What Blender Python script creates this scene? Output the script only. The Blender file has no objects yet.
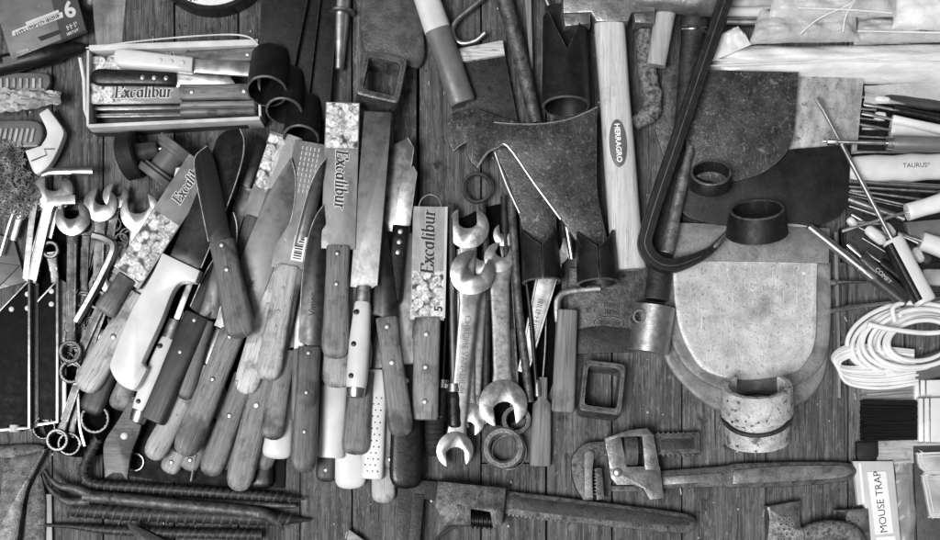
import bpy, math, random
from mathutils import Matrix, Vector
rad = math.radians
R = random.Random(7)
SC = bpy.context.scene
COL = SC.collection

# ---------------------------------------------------------------- camera, sky, sun, exposure
# one unit of layout = 1 mm; the camera hangs over the near edge of the table with a shifted lens
S = .001
H, CX, CY = 1300., 470., 470.
cam = bpy.data.cameras.new('camera')
cam.sensor_width = 36
cam.lens = 36*H/940.
cam.shift_y = (CY-270)/940.
cam.clip_start, cam.clip_end = .05, 50
camo = bpy.data.objects.new('camera', cam)
COL.objects.link(camo)
camo.location = ((CX-470)*S, (270-CY)*S, H*S)
SC.camera = camo

SUN_EL, SUN_AZ = 63., 232.          # azimuth clockwise from +Y : light from the lower left
w = bpy.data.worlds.new('World')
SC.world = w
w.use_nodes = True
wn, wl = w.node_tree.nodes, w.node_tree.links
sky = wn.new('ShaderNodeTexSky')
sky.sky_type = 'NISHITA'
sky.sun_disc = False
sky.sun_elevation = rad(SUN_EL)
sky.sun_rotation = rad(SUN_AZ)
sky.dust_density = 6
hs = wn.new('ShaderNodeHueSaturation')          # black-and-white photograph
hs.inputs['Saturation'].default_value = 0
wl.new(sky.outputs[0], hs.inputs['Color'])
wl.new(hs.outputs[0], wn['Background'].inputs[0])
wn['Background'].inputs[1].default_value = .048
sl = bpy.data.lights.new('sun', 'SUN')
sl.energy = 3.0
sl.angle = rad(24)
slo = bpy.data.objects.new('sun', sl)
COL.objects.link(slo)
_e, _a = rad(SUN_EL), rad(SUN_AZ)
slo.rotation_euler = Vector((math.sin(_a)*math.cos(_e), math.cos(_a)*math.cos(_e), math.sin(_e))).to_track_quat('Z', 'Y').to_euler()
SC.view_settings.view_transform = 'Standard'
SC.view_settings.look = 'None'
SC.view_settings.exposure = 0.17
SC.view_settings.gamma = 1

# ---------------------------------------------------------------- helpers
def W(px, py, z=0.):
    k = (H-z)/H
    return Vector(((CX-470+(px-CX)*k)*S, (270-CY-(py-CY)*k)*S, z*S))

def g(v):
    c = v/255.
    return c/12.92 if c <= .04045 else ((c+.055)/1.055)**2.4

MAT = {}
def M(name, v, v2=None, rough=.5, metal=0., sc=(20, 20, 20), det=4, spot=None, scr=None, bump=0., bs=(3, 3, 3),
      var=0., ramp=(.35, .65), alpha=None, isl=False, rvar=.1, coat=0., cells=None, spec=.5, bd=1., fine=None, edge=None):
    m = bpy.data.materials.new(name)
    MAT[name] = m
    m.use_nodes = True
    nt = m.node_tree
    N, L = nt.nodes, nt.links
    b = N['Principled BSDF']
    tc = N.new('ShaderNodeTexCoord')
    oi = N.new('ShaderNodeObjectInfo')
    rnd = oi.outputs['Random']
    if isl:
        ge = N.new('ShaderNodeNewGeometry')
        rnd = ge.outputs['Random Per Island']
    ma = N.new('ShaderNodeVectorMath')
    ma.operation = 'MULTIPLY_ADD'
    L.new(rnd, ma.inputs[0])
    ma.inputs[1].default_value = (1.7, 2.3, 3.1)
    L.new(tc.outputs['Object'], ma.inputs[2])
    vec = ma.outputs[0]

    def noise(size, detail=4, rot=0, rg=.55, dist=0.):
        mp = N.new('ShaderNodeMapping')
        L.new(vec, mp.inputs[0])
        mp.inputs['Scale'].default_value = (1000/size[0], 1000/size[1], 1000/size[2])
        src = mp
        if rot:
            mr = N.new('ShaderNodeMapping')
            L.new(vec, mr.inputs[0])
            mr.inputs['Rotation'].default_value = (0, 0, rad(rot))
            L.new(mr.outputs[0], mp.inputs[0])
        n = N.new('ShaderNodeTexNoise')
        n.inputs['Scale'].default_value = 1
        n.inputs['Detail'].default_value = detail
        n.inputs['Roughness'].default_value = rg
        n.inputs['Distortion'].default_value = dist
        L.new(src.outputs[0], n.inputs['Vector'])
        return n.outputs['Fac']

    def rmp(sock, a, c, lo=0., hi=1.):
        r = N.new('ShaderNodeMapRange')
        L.new(sock, r.inputs[0])
        r.inputs[1].default_value, r.inputs[2].default_value = a, c
        r.inputs[3].default_value, r.inputs[4].default_value = lo, hi
        return r.outputs[0]

    def mix(f, A, B):
        x = N.new('ShaderNodeMix')
        x.data_type = 'RGBA'
        if isinstance(f, float): x.inputs[0].default_value = f
        else: L.new(f, x.inputs[0])
        for i, c in ((6, A), (7, B)):
            if isinstance(c, (int, float)): x.inputs[i].default_value = (g(c), g(c), g(c), 1)
            else: L.new(c, x.inputs[i])
        return x.outputs[2]

    nz = noise(sc, det)
    col = mix(rmp(nz, *ramp), v, v if v2 is None else v2)
    if cells:                                    # printed picture: voronoi blobs
        mp = N.new('ShaderNodeMapping')
        L.new(vec, mp.inputs[0])
        mp.inputs['Scale'].default_value = (1000/cells,)*3
        vo = N.new('ShaderNodeTexVoronoi')
        vo.inputs['Scale'].default_value = 1
        L.new(mp.outputs[0], vo.inputs['Vector'])
        bw = N.new('ShaderNodeSeparateColor')
        L.new(vo.outputs['Color'], bw.inputs[0])
        c2 = mix(bw.outputs[0], v, v2)
        col = mix(rmp(noise((cells*.3,)*3, 3), .35, .65), c2, col)
        dk = rmp(vo.outputs['Distance'], .6, .8)
        col = mix(dk, col, 50)
    for sp in (spot or ()):                      # (value, size, threshold, softness)
        col = mix(rmp(noise((sp[1],)*3, 5, rg=.65), sp[2], sp[2]+sp[3]), col, sp[0])
    if fine:                                     # fine grain: (value, size, lo, hi, strength)
        for f_ in fine: col = mix(rmp(noise(f_[1], 3, rg=.7), f_[2], f_[3], 0, f_[4]), col, f_[0])
    if scr:                                      # scratches: (value, threshold, [angles], length, width, strength)
        for a in scr[2]:
            f = rmp(noise((scr[3], scr[4], 40), 2, rot=a, dist=.4), scr[1], scr[1]+.05, 0, scr[5])
            col = mix(f, col, scr[0])
    if edge:                                     # rubbed edges: (value, radius mm, strength)
        bv = N.new('ShaderNodeBevel'); bv.samples = 6; bv.inputs['Radius'].default_value = edge[1]*S
        ge2 = N.new('ShaderNodeNewGeometry')
        dp = N.new('ShaderNodeVectorMath'); dp.operation = 'DOT_PRODUCT'
        L.new(bv.outputs[0], dp.inputs[0]); L.new(ge2.outputs['Normal'], dp.inputs[1])
        ms = N.new('ShaderNodeMath'); ms.operation = 'MULTIPLY'
        L.new(rmp(dp.outputs['Value'], .985, .86), ms.inputs[0]); L.new(rmp(noise((7, 7, 7), 4), .36, .56, .15, edge[2]), ms.inputs[1])
        col = mix(ms.outputs[0], col, edge[0])
    if var:
        hv = N.new('ShaderNodeHueSaturation')
        L.new(col, hv.inputs['Color'])
        L.new(rmp(rnd, 0, 1, 1-var, 1+var), hv.inputs['Value'])
        col = hv.outputs[0]
    L.new(col, b.inputs['Base Color'])
    L.new(rmp(noise((bs[0]*2.5, bs[1]*2.5, bs[2]*2.5), 3), .3, .7, max(.03, rough-rvar), min(1, rough+rvar)), b.inputs['Roughness'])
    b.inputs['Metallic'].default_value = metal
    b.inputs['Specular IOR Level'].default_value = spec
    if coat: b.inputs['Coat Weight'].default_value = coat
    if alpha is not None: b.inputs['Alpha'].default_value = alpha
    if bump:
        bp = N.new('ShaderNodeBump')
        bp.inputs['Strength'].default_value = bump
        bp.inputs['Distance'].default_value = .001*bd
        L.new(noise(bs, 4), bp.inputs['Height'])
        L.new(bp.outputs[0], b.inputs['Normal'])
    return m

def cr(pts, n=6, closed=True):
    """Catmull-Rom through points; a third element marks a sharp corner."""
    out = []
    m = len(pts)
    P = [Vector(p[:2]) for p in pts]
    sh = [len(p) > 2 for p in pts]
    for i in range(m if closed else m-1):
        j = (i+1) % m
        a, b = P[i], P[j]
        d = b-a
        ti = d if sh[i] or (not closed and i == 0) else (P[j]-P[i-1])*.5
        tj = d if sh[j] or (not closed and j == m-1) else (P[(j+1) % m]-a)*.5
        k = 1 if sh[i] and sh[j] else n
        for q in range(k):
            t = q/k
            h1 = 2*t**3-3*t*t+1; h2 = t**3-2*t*t+t; h3 = -2*t**3+3*t*t; h4 = t**3-t*t
            v = h1*a+h2*ti+h3*b+h4*tj
            out.append((v.x, v.y))
    if not closed: out.append(tuple(P[-1]))
    return out

def cr3(pts, n=6):
    out = []
    P = [Vector(p) for p in pts]
    for i in range(len(P)-1):
        a, b = P[i], P[i+1]
        ti = (b-a) if i == 0 else (b-P[i-1])*.5
        tj = (b-a) if i == len(P)-2 else (P[i+2]-a)*.5
        for q in range(n):
            t = q/n
            out.append((2*t**3-3*t*t+1)*a+(t**3-2*t*t+t)*ti+(-2*t**3+3*t*t)*b+(t**3-t*t)*tj)
    out.append(P[-1])
    return out

def area(p):
    return .5*sum(p[i][0]*p[(i+1) % len(p)][1]-p[(i+1) % len(p)][0]*p[i][1] for i in range(len(p)))

def inset(p, d):
    n = len(p)
    o = []
    for i in range(n):
        a, b, c = Vector(p[i-1]), Vector(p[i]), Vector(p[(i+1) % n])
        e1, e2 = (b-a), (c-b)
        if e1.length < 1e-6: e1 = e2
        if e2.length < 1e-6: e2 = e1
        e1 = e1.normalized() if e1.length else Vector((1, 0)); e2 = e2.normalized() if e2.length else e1
        nn = Vector((-e1.y-e2.y, e1.x+e2.x))
        if nn.length < 1e-4: nn = Vector((-e1.y, e1.x))
        nn.normalize()
        k = max(.45, nn.dot(Vector((-e1.y, e1.x))))
        o.append((b.x+nn.x*d/k, b.y+nn.y*d/k))
    return o

def rect(cx, cy, sx, sy, rot=0, r=0):
    c, s = math.cos(rad(rot)), math.sin(rad(rot))
    if r:
        q = []
        for k, (ax, ay) in enumerate(((1, 1), (-1, 1), (-1, -1), (1, -1))):
            for t in range(4):
                an = rad(90*k+30*t)
                q.append((ax*(sx/2-r)+r*math.cos(an), ay*(sy/2-r)+r*math.sin(an)))
    else:
        q = [(-sx/2, -sy/2), (sx/2, -sy/2), (sx/2, sy/2), (-sx/2, sy/2)]
    return [(cx+x*c-y*s, cy+x*s+y*c) for x, y in q]

def circ(cx, cy, rx, ry=None, n=28, a0=0, a1=360):
    ry = rx if ry is None else ry
    full = abs(a1-a0) >= 360
    return [(cx+rx*math.cos(rad(a0+(a1-a0)*i/(n if full else n-1))), cy+ry*math.sin(rad(a0+(a1-a0)*i/(n if full else n-1)))) for i in range(n)]

class MB:
    def __init__(s):
        s.v, s.f, s.mi = [], [], []
    def ringv(s, pts):
        i = len(s.v)
        s.v += [tuple(p) for p in pts]
        return list(range(i, len(s.v)))
    def face(s, f, mi=0):
        s.f.append(f); s.mi.append(mi)
    def bridge(s, a, b, mi=0, closed=True):
        n = len(a)
        for i in range(n if closed else n-1):
            j = (i+1) % n
            s.face([a[i], a[j], b[j], b[i]], mi)
    def prism(s, pts, z0, z1, bev=.8, mi=0, zf=None, both=False):
        if area(pts) < 0: pts = pts[::-1]
        lv = []
        if both and bev: lv += [(inset(pts, bev), z0), (pts, z0+bev)]
        else: lv += [(pts, z0)]
        if bev: lv += [(pts, z1-bev), (inset(pts, .3*bev), z1-.3*bev), (inset(pts, bev), z1)]
        else: lv += [(pts, z1)]
        rs = [s.ringv([(x, y, z+(zf(x, y) if zf else 0)) for x, y in p]) for p, z in lv]
        for a, b in zip(rs, rs[1:]): s.bridge(a, b, mi)
        s.face(rs[-1], mi); s.face(rs[0][::-1], mi)
        return s
    def dish(s, pts, z0, z1, levels, mi=0):
        """plate whose face sinks or rises inwards: levels = (inset, dz)"""
        if area(pts) < 0: pts = pts[::-1]
        lv = [(pts, z0), (pts, z1-1), (inset(pts, .5), z1-.2)]+[(inset(pts, d), z1+dz) for d, dz in levels]
        rs = [s.ringv([(x, y, z) for x, y in p]) for p, z in lv]
        for a, b in zip(rs, rs[1:]): s.bridge(a, b, mi)
        s.face(rs[-1], mi); s.face(rs[0][::-1], mi)
        return s
    def loft(s, st, e=3.5, seg=20, mi=0):
        """stations (x, yc, half width, half height[, zc]) along local x"""
        rs = []
        for t in st:
            x, yc, hw, hh = t[:4]
            zc = t[4] if len(t) > 4 else 0
            q = []
            for k in range(seg):
                a = 2*math.pi*k/seg
                c, d = math.cos(a), math.sin(a)
                q.append((x, yc+hw*math.copysign(abs(c)**(2/e), c), zc+hh*math.copysign(abs(d)**(2/e), d)))
            rs.append(s.ringv(q))
        for a, b in zip(rs, rs[1:]): s.bridge(b, a, mi)
        s.face(rs[0], mi); s.face(rs[-1][::-1], mi)
        return s
    def tube(s, path, r, seg=10, mi=0, sy=1., sz=1., e=2., caps=True, closed=False, twist=0):
        P = [Vector(p) for p in path]
        n = len(P)
        rs = []
        for i, p in enumerate(P):
            if closed: t = P[(i+1) % n]-P[i-1]
            else: t = P[min(i+1, n-1)]-P[max(i-1, 0)]
            if t.length < 1e-9: t = Vector((1, 0, 0))
            t.normalize()
            up = Vector((0, 0, 1)) if abs(t.z) < .93 else Vector((0, 1, 0))
            sd = up.cross(t).normalized()
            up = t.cross(sd)
            rr = r[i] if isinstance(r, (list, tuple)) else r
            q = []
            for k in range(seg):
                a = 2*math.pi*k/seg+twist*i
                c, d = math.cos(a), math.sin(a)
                c = math.copysign(abs(c)**(2/e), c); d = math.copysign(abs(d)**(2/e), d)
                q.append(p+sd*(c*rr*sy)+up*(d*rr*sz))
            rs.append(s.ringv(q))
        for a, b in zip(rs, rs[1:]): s.bridge(a, b, mi)
        if closed: s.bridge(rs[-1], rs[0], mi)
        elif caps:
            s.face(rs[0][::-1], mi); s.face(rs[-1], mi)
        return s
    def pipe(s, a, b, ra, rb, th, seg=32, mi=0, sy=1., a0=0., a1=360., up=None, rough=0., floor=None, sq=2., notch=None, rim=0):
        """hollow tube from a to b, optional open arc"""
        a, b = Vector(a), Vector(b)
        t = (b-a).normalized()
        u = Vector(up) if up else (Vector((0, 0, 1)) if abs(t.z) < .93 else Vector((0, 1, 0)))
        sd = u.cross(t).normalized(); u = t.cross(sd)
        full = abs(a1-a0) >= 359.9
        m = seg if full else seg+1
        def rg(c, rr, jit=0, nt=False):
            q = []
            for k in range(m):
                an = rad(a0+(a1-a0)*k/seg)
                cc, dd = math.cos(an), math.sin(an)
                cc = math.copysign(abs(cc)**(2/sq), cc); dd = math.copysign(abs(dd)**(2/sq), dd)
                r2 = rr*(1+rough*R.uniform(-1, 1))
                cut = 0
                if nt and notch:
                    da = abs((math.degrees(an)-notch[0]+180) % 360-180)
                    cut = notch[2]*max(0, 1-da/notch[1])
                q.append(c+sd*(cc*r2*sy)+u*(dd*r2)+t*(jit*R.uniform(-1, 1)+cut))
            return s.ringv(q)
        ch = min(.35*th, 1.)
        lev = [rg(a, ra, 0, True), rg(b-t*ch, rb), rg(b, rb-ch), rg(b, rb-th+ch*.6, rough*8), rg(b-t*ch, rb-th), rg(a, ra-th, 0, True)]
        for k, (x, y) in enumerate(zip(lev, lev[1:]+lev[:1])): s.bridge(x, y, rim if k in (1, 2) and rim else mi, full)
        if not full:
            s.face([l[0] for l in lev][::-1], mi); s.face([l[-1] for l in lev], mi)
        return s
    def ring(s, cx, cy, z0, z1, ro, ri, seg=30, mi=0, bev=.8, rx=1., pts=0):
        def rg(r, z, inner=False):
            return s.ringv([(cx+rx*(r*(1+(.07 if inner and pts and (k % 2) else 0)))*math.cos(2*math.pi*k/seg), cy+(r*(1+(.07 if inner and pts and (k % 2) else 0)))*math.sin(2*math.pi*k/seg), z) for k in range(seg)])
        lv = [rg(ro, z0), rg(ro, z1-bev), rg(ro-bev, z1), rg(ri+bev, z1, True), rg(ri, z1-bev, True), rg(ri, z0, True)]
        for a, b in zip(lev := lv, lv[1:]+lv[:1]): s.bridge(a, b, mi)
        return s
    def dome(s, x, y, z, r, h, seg=12, mi=0):
        r0 = s.ringv([(x+r*math.cos(2*math.pi*k/seg), y+r*math.sin(2*math.pi*k/seg), z) for k in range(seg)])
        r1 = s.ringv([(x+r*.8*math.cos(2*math.pi*k/seg), y+r*.8*math.sin(2*math.pi*k/seg), z+h*.7) for k in range(seg)])
        r2 = s.ringv([(x+r*.4*math.cos(2*math.pi*k/seg), y+r*.4*math.sin(2*math.pi*k/seg), z+h) for k in range(seg)])
        s.bridge(r0, r1, mi); s.bridge(r1, r2, mi); s.face(r2, mi); s.face(r0[::-1], mi)
        return s
    def sheet(s, c, nx, ny, zf, mi=0, th=.5):
        """c: four corners (x,y) in order; zf(u,v) height; a thin double-sided skin"""
        top, bot = [], []
        for j in range(ny+1):
            for i in range(nx+1):
                u, v = i/nx, j/ny
                x = (c[0][0]*(1-u)+c[1][0]*u)*(1-v)+(c[3][0]*(1-u)+c[2][0]*u)*v
                y = (c[0][1]*(1-u)+c[1][1]*u)*(1-v)+(c[3][1]*(1-u)+c[2][1]*u)*v
                r = zf(u, v)
                if isinstance(r, tuple): x += r[0]; y += r[1]; r = r[2]
                top.append((x, y, r)); bot.append((x, y, r-th))
        a, b = s.ringv(top), s.ringv(bot)
        W_ = nx+1
        for j in range(ny):
            for i in range(nx):
                q = [j*W_+i, j*W_+i+1, (j+1)*W_+i+1, (j+1)*W_+i]
                s.face([a[k] for k in q], mi); s.face([b[k] for k in q[::-1]], mi)
        ed = [i for i in range(nx)]+[nx+j*W_ for j in range(ny)]+[ny*W_+nx-i for i in range(nx)]+[(ny-j)*W_ for j in range(ny)]
        s.bridge([b[k] for k in ed], [a[k] for k in ed], mi)
        return s
    def quad(s, q, mi=0):
        s.face(s.ringv(q), mi)
    def text(s, txt, x, y, z, size, rot=0, mi=1, shear=0, bold=0., align='CENTER', sp=1.):
        cu = bpy.data.curves.new('lettering', 'FONT')
        cu.body = txt; cu.size = size; cu.shear = shear; cu.offset = bold; cu.align_x = align; cu.align_y = 'CENTER'
        cu.space_character = sp; cu.resolution_u = 3
        ob = bpy.data.objects.new('lettering', cu)
        COL.objects.link(ob)
        bpy.context.view_layer.update()
        me = ob.to_mesh()
        c, d = math.cos(rad(rot)), math.sin(rad(rot))
        i = len(s.v)
        s.v += [(x+v.co.x*c-v.co.y*d, y+v.co.x*d+v.co.y*c, z) for v in me.vertices]
        for p in me.polygons: s.face([i+k for k in p.vertices], mi)
        ob.to_mesh_clear()
        bpy.data.objects.remove(ob); bpy.data.curves.remove(cu)
        return s
    def nib(s, txt, x, y, z, u, rot=0, mi=1, w=1., shear=.12, dz=.004):
        """broad-nib serif lettering, baseline-centred at x,y; u = x-height"""
        tot = sum(NIBF[c][0] for c in txt)
        c0, d0 = math.cos(rad(rot)), math.sin(rad(rot))
        ox = -tot/2
        for ch in txt:
            adv, paths = NIBF[ch]
            for p in paths:
                for a, b in zip(p, p[1:]):
                    nx, ny = .115*w, .045*w
                    dx, dy = b[0]-a[0], b[1]-a[1]
                    ln = math.hypot(dx, dy) or 1
                    e = .03*w
                    ax, ay, bx, by = a[0]-dx/ln*e, a[1]-dy/ln*e, b[0]+dx/ln*e, b[1]+dy/ln*e
                    q = [(ax-nx, ay-ny), (ax+nx, ay+ny), (bx+nx, by+ny), (bx-nx, by-ny)]
                    if area(q) < 0: q = q[::-1]
                    z += dz
                    s.quad([(x+((ox+qx+shear*qy)*c0-(qy-.6)*d0)*u, y+((ox+qx+shear*qy)*d0+(qy-.6)*c0)*u, z) for qx, qy in q], mi)
            ox += adv
        return s
    def scribble(s, x, y, z, ln, h, rot=0, mi=1, w=.5):
        """worn, no longer legible stamped lettering"""
        c, d = math.cos(rad(rot)), math.sin(rad(rot))
        q = -ln/2
        while q < ln/2:
            k = R.random()
            bits = [(q, -h/2, q+w, h/2)]
            if k < .5: bits.append((q+w, R.choice([-h/2, 0, h/2-w]), q+w+h*.35, None))
            if k > .3: bits.append((q+h*.4, -h/2 if k > .6 else 0, q+h*.4+w, h/2))
            for x0, y0, x1, y1 in bits:
                if y1 is None: y1 = y0+w
                z += .002
                s.quad([(x+a*c-b*d, y+a*d+b*c, z) for a, b in ((x0, y0), (x1, y0), (x1, y1), (x0, y1))], mi)
            q += h*R.uniform(.6, .85)
        return s
    def make(s, name, mats, sharp=38):
        me = bpy.data.meshes.new(name)
        me.from_pydata([(x*S, y*S, z*S) for x, y, z in s.v], [], s.f)
        for m in (mats if isinstance(mats, (list, tuple)) else [mats]):
            me.materials.append(MAT[m] if isinstance(m, str) else m)
        me.polygons.foreach_set('material_index', s.mi)
        me.polygons.foreach_set('use_smooth', [True]*len(s.f))
        me.update()
        me.set_sharp_from_angle(angle=rad(sharp))
        return bpy.data.objects.new(name, me)

def arcp(cx, cy, rx, ry, a0, a1, n=9):
    return [(cx+rx*math.cos(rad(a0+(a1-a0)*i/(n-1))), cy+ry*math.sin(rad(a0+(a1-a0)*i/(n-1)))) for i in range(n)]
NIBF = {
    'E': (1.12, [[(.22, 0), (.22, 1.5)], [(.02, 1.48), (.95, 1.48), (.97, 1.2)], [(.2, .78), (.72, .78)], [(.02, .02), (.95, .02), (1., .34)]]),
    'x': (.86, [[(.1, 1), (.72, 0)], [(.68, 1), (.1, 0)], [(0, .99), (.25, .99)], [(.55, .01), (.84, .01)]]),
    'c': (.84, [arcp(.45, .5, .34, .48, 45, 310, 11)]),
    'a': (.98, [arcp(.4, .5, .3, .47, 0, 360, 13), [(.72, 1), (.72, .02), (.88, .06)]]),
    'l': (.46, [[(.22, 1.52), (.22, 0)], [(.05, 1.46), (.22, 1.5)], [(.05, .01), (.4, .01)]]),
    'i': (.46, [[(.22, .98), (.22, 0)], [(.2, 1.38), (.24, 1.34)], [(.05, .95), (.22, .97)], [(.05, .01), (.4, .01)]]),
    'b': (.98, [[(.22, 1.52), (.22, .04)], [(.05, 1.46), (.22, 1.5)], arcp(.52, .5, .3, .47, 0, 360, 13)]),
    'u': (1., [[(.2, 1), (.2, .3), (.3, .06), (.48, .02), (.7, .25)], [(.74, 1), (.74, .02), (.9, .03)], [(.05, .98), (.2, .98)]]),
    'r': (.74, [[(.22, .98), (.22, 0)], [(.05, .96), (.22, .97)], [(.22, .6), (.4, .92), (.64, .9)], [(.05, .01), (.42, .01)]]),
    'V': (1.1, [[(.1, 1.5), (.55, 0)], [(1., 1.5), (.55, 0)]]),
    'e': (.86, [arcp(.45, .5, .33, .48, 0, 320, 12), [(.14, .52), (.76, .52)]]),
}

class T:
    """one top-level thing: a frame at its base; parts() hang from an Empty, solo() makes it one mesh"""
    def __init__(s, name, label, cat, at, z=0., to=None, z2=None, roll=0, group=None, kind=None, tilt=None):
        a = W(at[0], at[1], z)
        m = Matrix.Translation(a)
        s.L = 0
        if to is not None:
            b = W(to[0], to[1], z if z2 is None else z2)
            x = (b-a).normalized()
            y = Vector((0, 0, 1)).cross(x).normalized()
            m3 = Matrix((x, y, x.cross(y))).transposed()
            if roll: m3 = m3 @ Matrix.Rotation(rad(roll), 3, 'X')
            m = m @ m3.to_4x4()
            s.L = (b-a).length/S
        if tilt: m = m @ (Matrix.Rotation(rad(tilt[0]), 4, 'X') @ Matrix.Rotation(rad(tilt[1]), 4, 'Y'))
        s.m, s.inv = m, m.inverted()
        s.name, s.label, s.cat, s.group, s.kind = name, label, cat, group, kind
        s.o = None
    def props(s, o):
        o['label'] = s.label; o['category'] = s.cat
        if s.group: o['group'] = s.group
        if s.kind: o['kind'] = s.kind
        o.matrix_basis = s.m
        s.o = o
        COL.objects.link(o)
    def p(s, px, py, z=0.):
        v = s.inv @ W(px, py, z)
        return (v.x/S, v.y/S, v.z/S)
    def q(s, pts, z=0.):
        return [s.p(a[0], a[1], z)[:2]+tuple(a[2:]) for a in pts]
    def root(s):
        if s.o is None:
            o = bpy.data.objects.new(s.name, None)
            o.empty_display_size = .01
            s.props(o)
        return s.o
    def part(s, name, mb, mats, parent=None, label=None, sharp=38, kind=None):
        o = mb.make(name, mats, sharp)
        o.parent = parent or s.root()
        if label: o['label'] = label
        if kind: o['kind'] = kind
        COL.objects.link(o)
        return o
    def solo(s, mb, mats, sharp=38):
        o = mb.make(s.name, mats, sharp)
        s.props(o)
        return o

# ---------------------------------------------------------------- materials (black-and-white stock: greys only)
M('table_wood', 42, 100, rough=.75, sc=(5, 120, 40), det=8, ramp=(.32, .68), isl=True, var=.16, bump=.8, bs=(1.6, 50, 20), bd=1.6,
  spot=[(40, 60, .56, .14), (34, 8, .68, .06), (120, 12, .7, .1), (26, 26, .62, .08)], scr=(18, .64, [90, 89], 90, 1.3, .9), fine=[(128, (4, 11, 6), .55, .72, .65), (26, (5, 16, 8), .56, .7, .7), (140, (2.2, 5, 4), .62, .74, .5), (28, (1.3, 34, 9), .54, .68, .85), (150, (1.3, 40, 9), .58, .74, .6), (50, (2.2, 2.6, 3), .6, .72, .5)])
M('table_edge', 22, 34, rough=.9)
for nm, a, b in (('wood_light', 138, 174), ('wood_mid', 92, 132), ('wood_dull', 76, 108), ('wood_dark', 34, 52), ('wood_pale', 164, 196)):
    M(nm, a, b, rough=.48, sc=(60, 2.6, 6), det=6, ramp=(.3, .7), var=.24, bump=.3, bs=(26, .9, 3), bd=.6,
      spot=[(a*.45, 5, .645, .05), (a*.68, 24, .54, .16), (a*.6, 60, .56, .1)], scr=(a*.45, .63, [0, 3], 26, 1, .85), fine=[(a*.55, (14, .8, 2), .56, .7, .7), (min(235, b*1.12), (16, .9, 2), .58, .72, .5)])
for nm, a, b in (('wood_old', 74, 136), ('wood_ash', 166, 200), ('wood_light', 132, 168)):
    for sfx in ('', '_v'):
        if sfx == '' and nm == 'wood_light': continue
        tr = (lambda v: (v[1], v[0], v[2])) if sfx else (lambda v: v)
        M(nm+sfx, a, b, rough=.6 if nm == 'wood_old' else .45, sc=tr((80, 3, 6)), det=8, ramp=(.3, .7), bump=.35, bs=tr((34, 1.2, 3)), spot=[(a*.6, 10, .68, .08), (a*.85, 40, .6, .15)],
          scr=(a*.5, .65, [90 if sfx else 0], 50, 1, .7), fine=[(a*.55, tr((22, .9, 2)), .57, .7, .6)])
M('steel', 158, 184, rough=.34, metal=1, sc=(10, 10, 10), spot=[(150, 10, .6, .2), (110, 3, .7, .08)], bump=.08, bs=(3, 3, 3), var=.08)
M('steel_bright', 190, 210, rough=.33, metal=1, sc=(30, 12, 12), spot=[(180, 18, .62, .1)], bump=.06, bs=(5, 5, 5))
M('steel_grey', 116, 124, rough=.46, metal=1, sc=(30, 30, 5), spot=[(104, 26, .56, .25), (150, 2, .72, .06)], var=.1, scr=(140, .69, [4, 84], 30, .8, .3))
M('steel_dark', 54, 62, rough=.36, metal=1, sc=(40, 40, 5), spot=[(40, 30, .55, .25), (90, 2, .72, .06)], scr=(90, .69, [4, 84], 30, .8, .3))  # on blades: a dark reflection put into the base colour
M('steel_dark_reflect', 11, 16, rough=.45, metal=0, spec=.3, sc=(40, 40, 5), spot=[(70, 2, .74, .05)], bump=.03, bs=(40, .5, 2), scr=(80, .69, [0, 84], 24, .7, .4))  # blades only: near-black reflection painted as the steel's own colour
M('chrome', 158, 186, rough=.28, metal=1, sc=(12, 12, 12), spot=[(130, 12, .6, .14), (60, 3, .72, .04)], bump=.08, bs=(6, 6, 6), rvar=.08)
M('steel_mid', 96, 128, rough=.3, metal=1, sc=(12, 12, 12), spot=[(66, 10, .58, .14), (170, 6, .66, .1)], bump=.1, bs=(5, 5, 5), edge=(214, 1.2, .7))
M('steel_worn', 152, 180, rough=.36, metal=.9, sc=(12, 12, 12), det=7, spot=[(124, 16, .58, .2), (70, 2.4, .71, .05)], bump=.1, bs=(2, 2, 2), fine=[(116, (2.5, 2.5, 2.5), .58, .7, .3)], scr=(210, .69, [8, 80], 20, .7, .4), edge=(222, 1.3, .7))
M('iron_mid', 72, 122, rough=.46, metal=.5, sc=(10, 10, 10), det=7, spot=[(48, 11, .57, .12), (164, 5, .67, .08)], bump=.4, bs=(2.2, 2.2, 2.2), fine=[(48, (2.6, 2.6, 2.6), .57, .69, .5)], edge=(196, 1.5, .8))
M('iron_grey', 56, 98, rough=.5, metal=.45, sc=(9, 9, 9), det=8, spot=[(40, 10, .56, .1), (156, 3, .68, .06)], bump=.5, bs=(2, 2, 2), scr=(150, .68, [20, 100], 24, .8, .4), fine=[(34, (2.66, 2.66, 2.66), .56, .68, .6)], edge=(158, 1.5, .75))
M('iron_dark', 30, 54, rough=.5, metal=.2, spec=.35, sc=(12, 12, 12), det=8, spot=[(22, 12, .56, .12), (104, 2.4, .7, .06)], bump=.4, bs=(2, 2, 2), scr=(110, .69, [15, 75, 120], 24, .7, .4), fine=[(84, (1.5, 1.5, 1.5), .62, .74, .5)], edge=(120, 1.4, .7))
M('iron_black', 12, 26, rough=.5, metal=0, spec=.3, sc=(14, 14, 14), det=8, spot=[(64, 2.4, .7, .06)], bump=.16, bs=(3, 3, 3), scr=(86, .7, [15, 75], 22, .7, .4), fine=[(92, (1.5, 1.5, 1.5), .62, .74, .5)], edge=(104, 1.3, .75))
M('iron_scratched', 40, 70, rough=.48, metal=.4, sc=(16, 16, 16), det=9, spot=[(34, 14, .55, .12), (128, 9, .62, .1), (156, 2.2, .68, .06)], bump=.3, bs=(2.2, 2.2, 2.2),
  scr=(160, .69, [9, 42, 77, 96, 131], 46, .8, .38), fine=[(124, (3.4, 3.4, 3.4), .57, .7, .6), (26, (5, 5, 5), .57, .68, .6), (150, (1.8, 1.8, 1.8), .6, .72, .6)], edge=(170, 1.5, .8))
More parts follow.
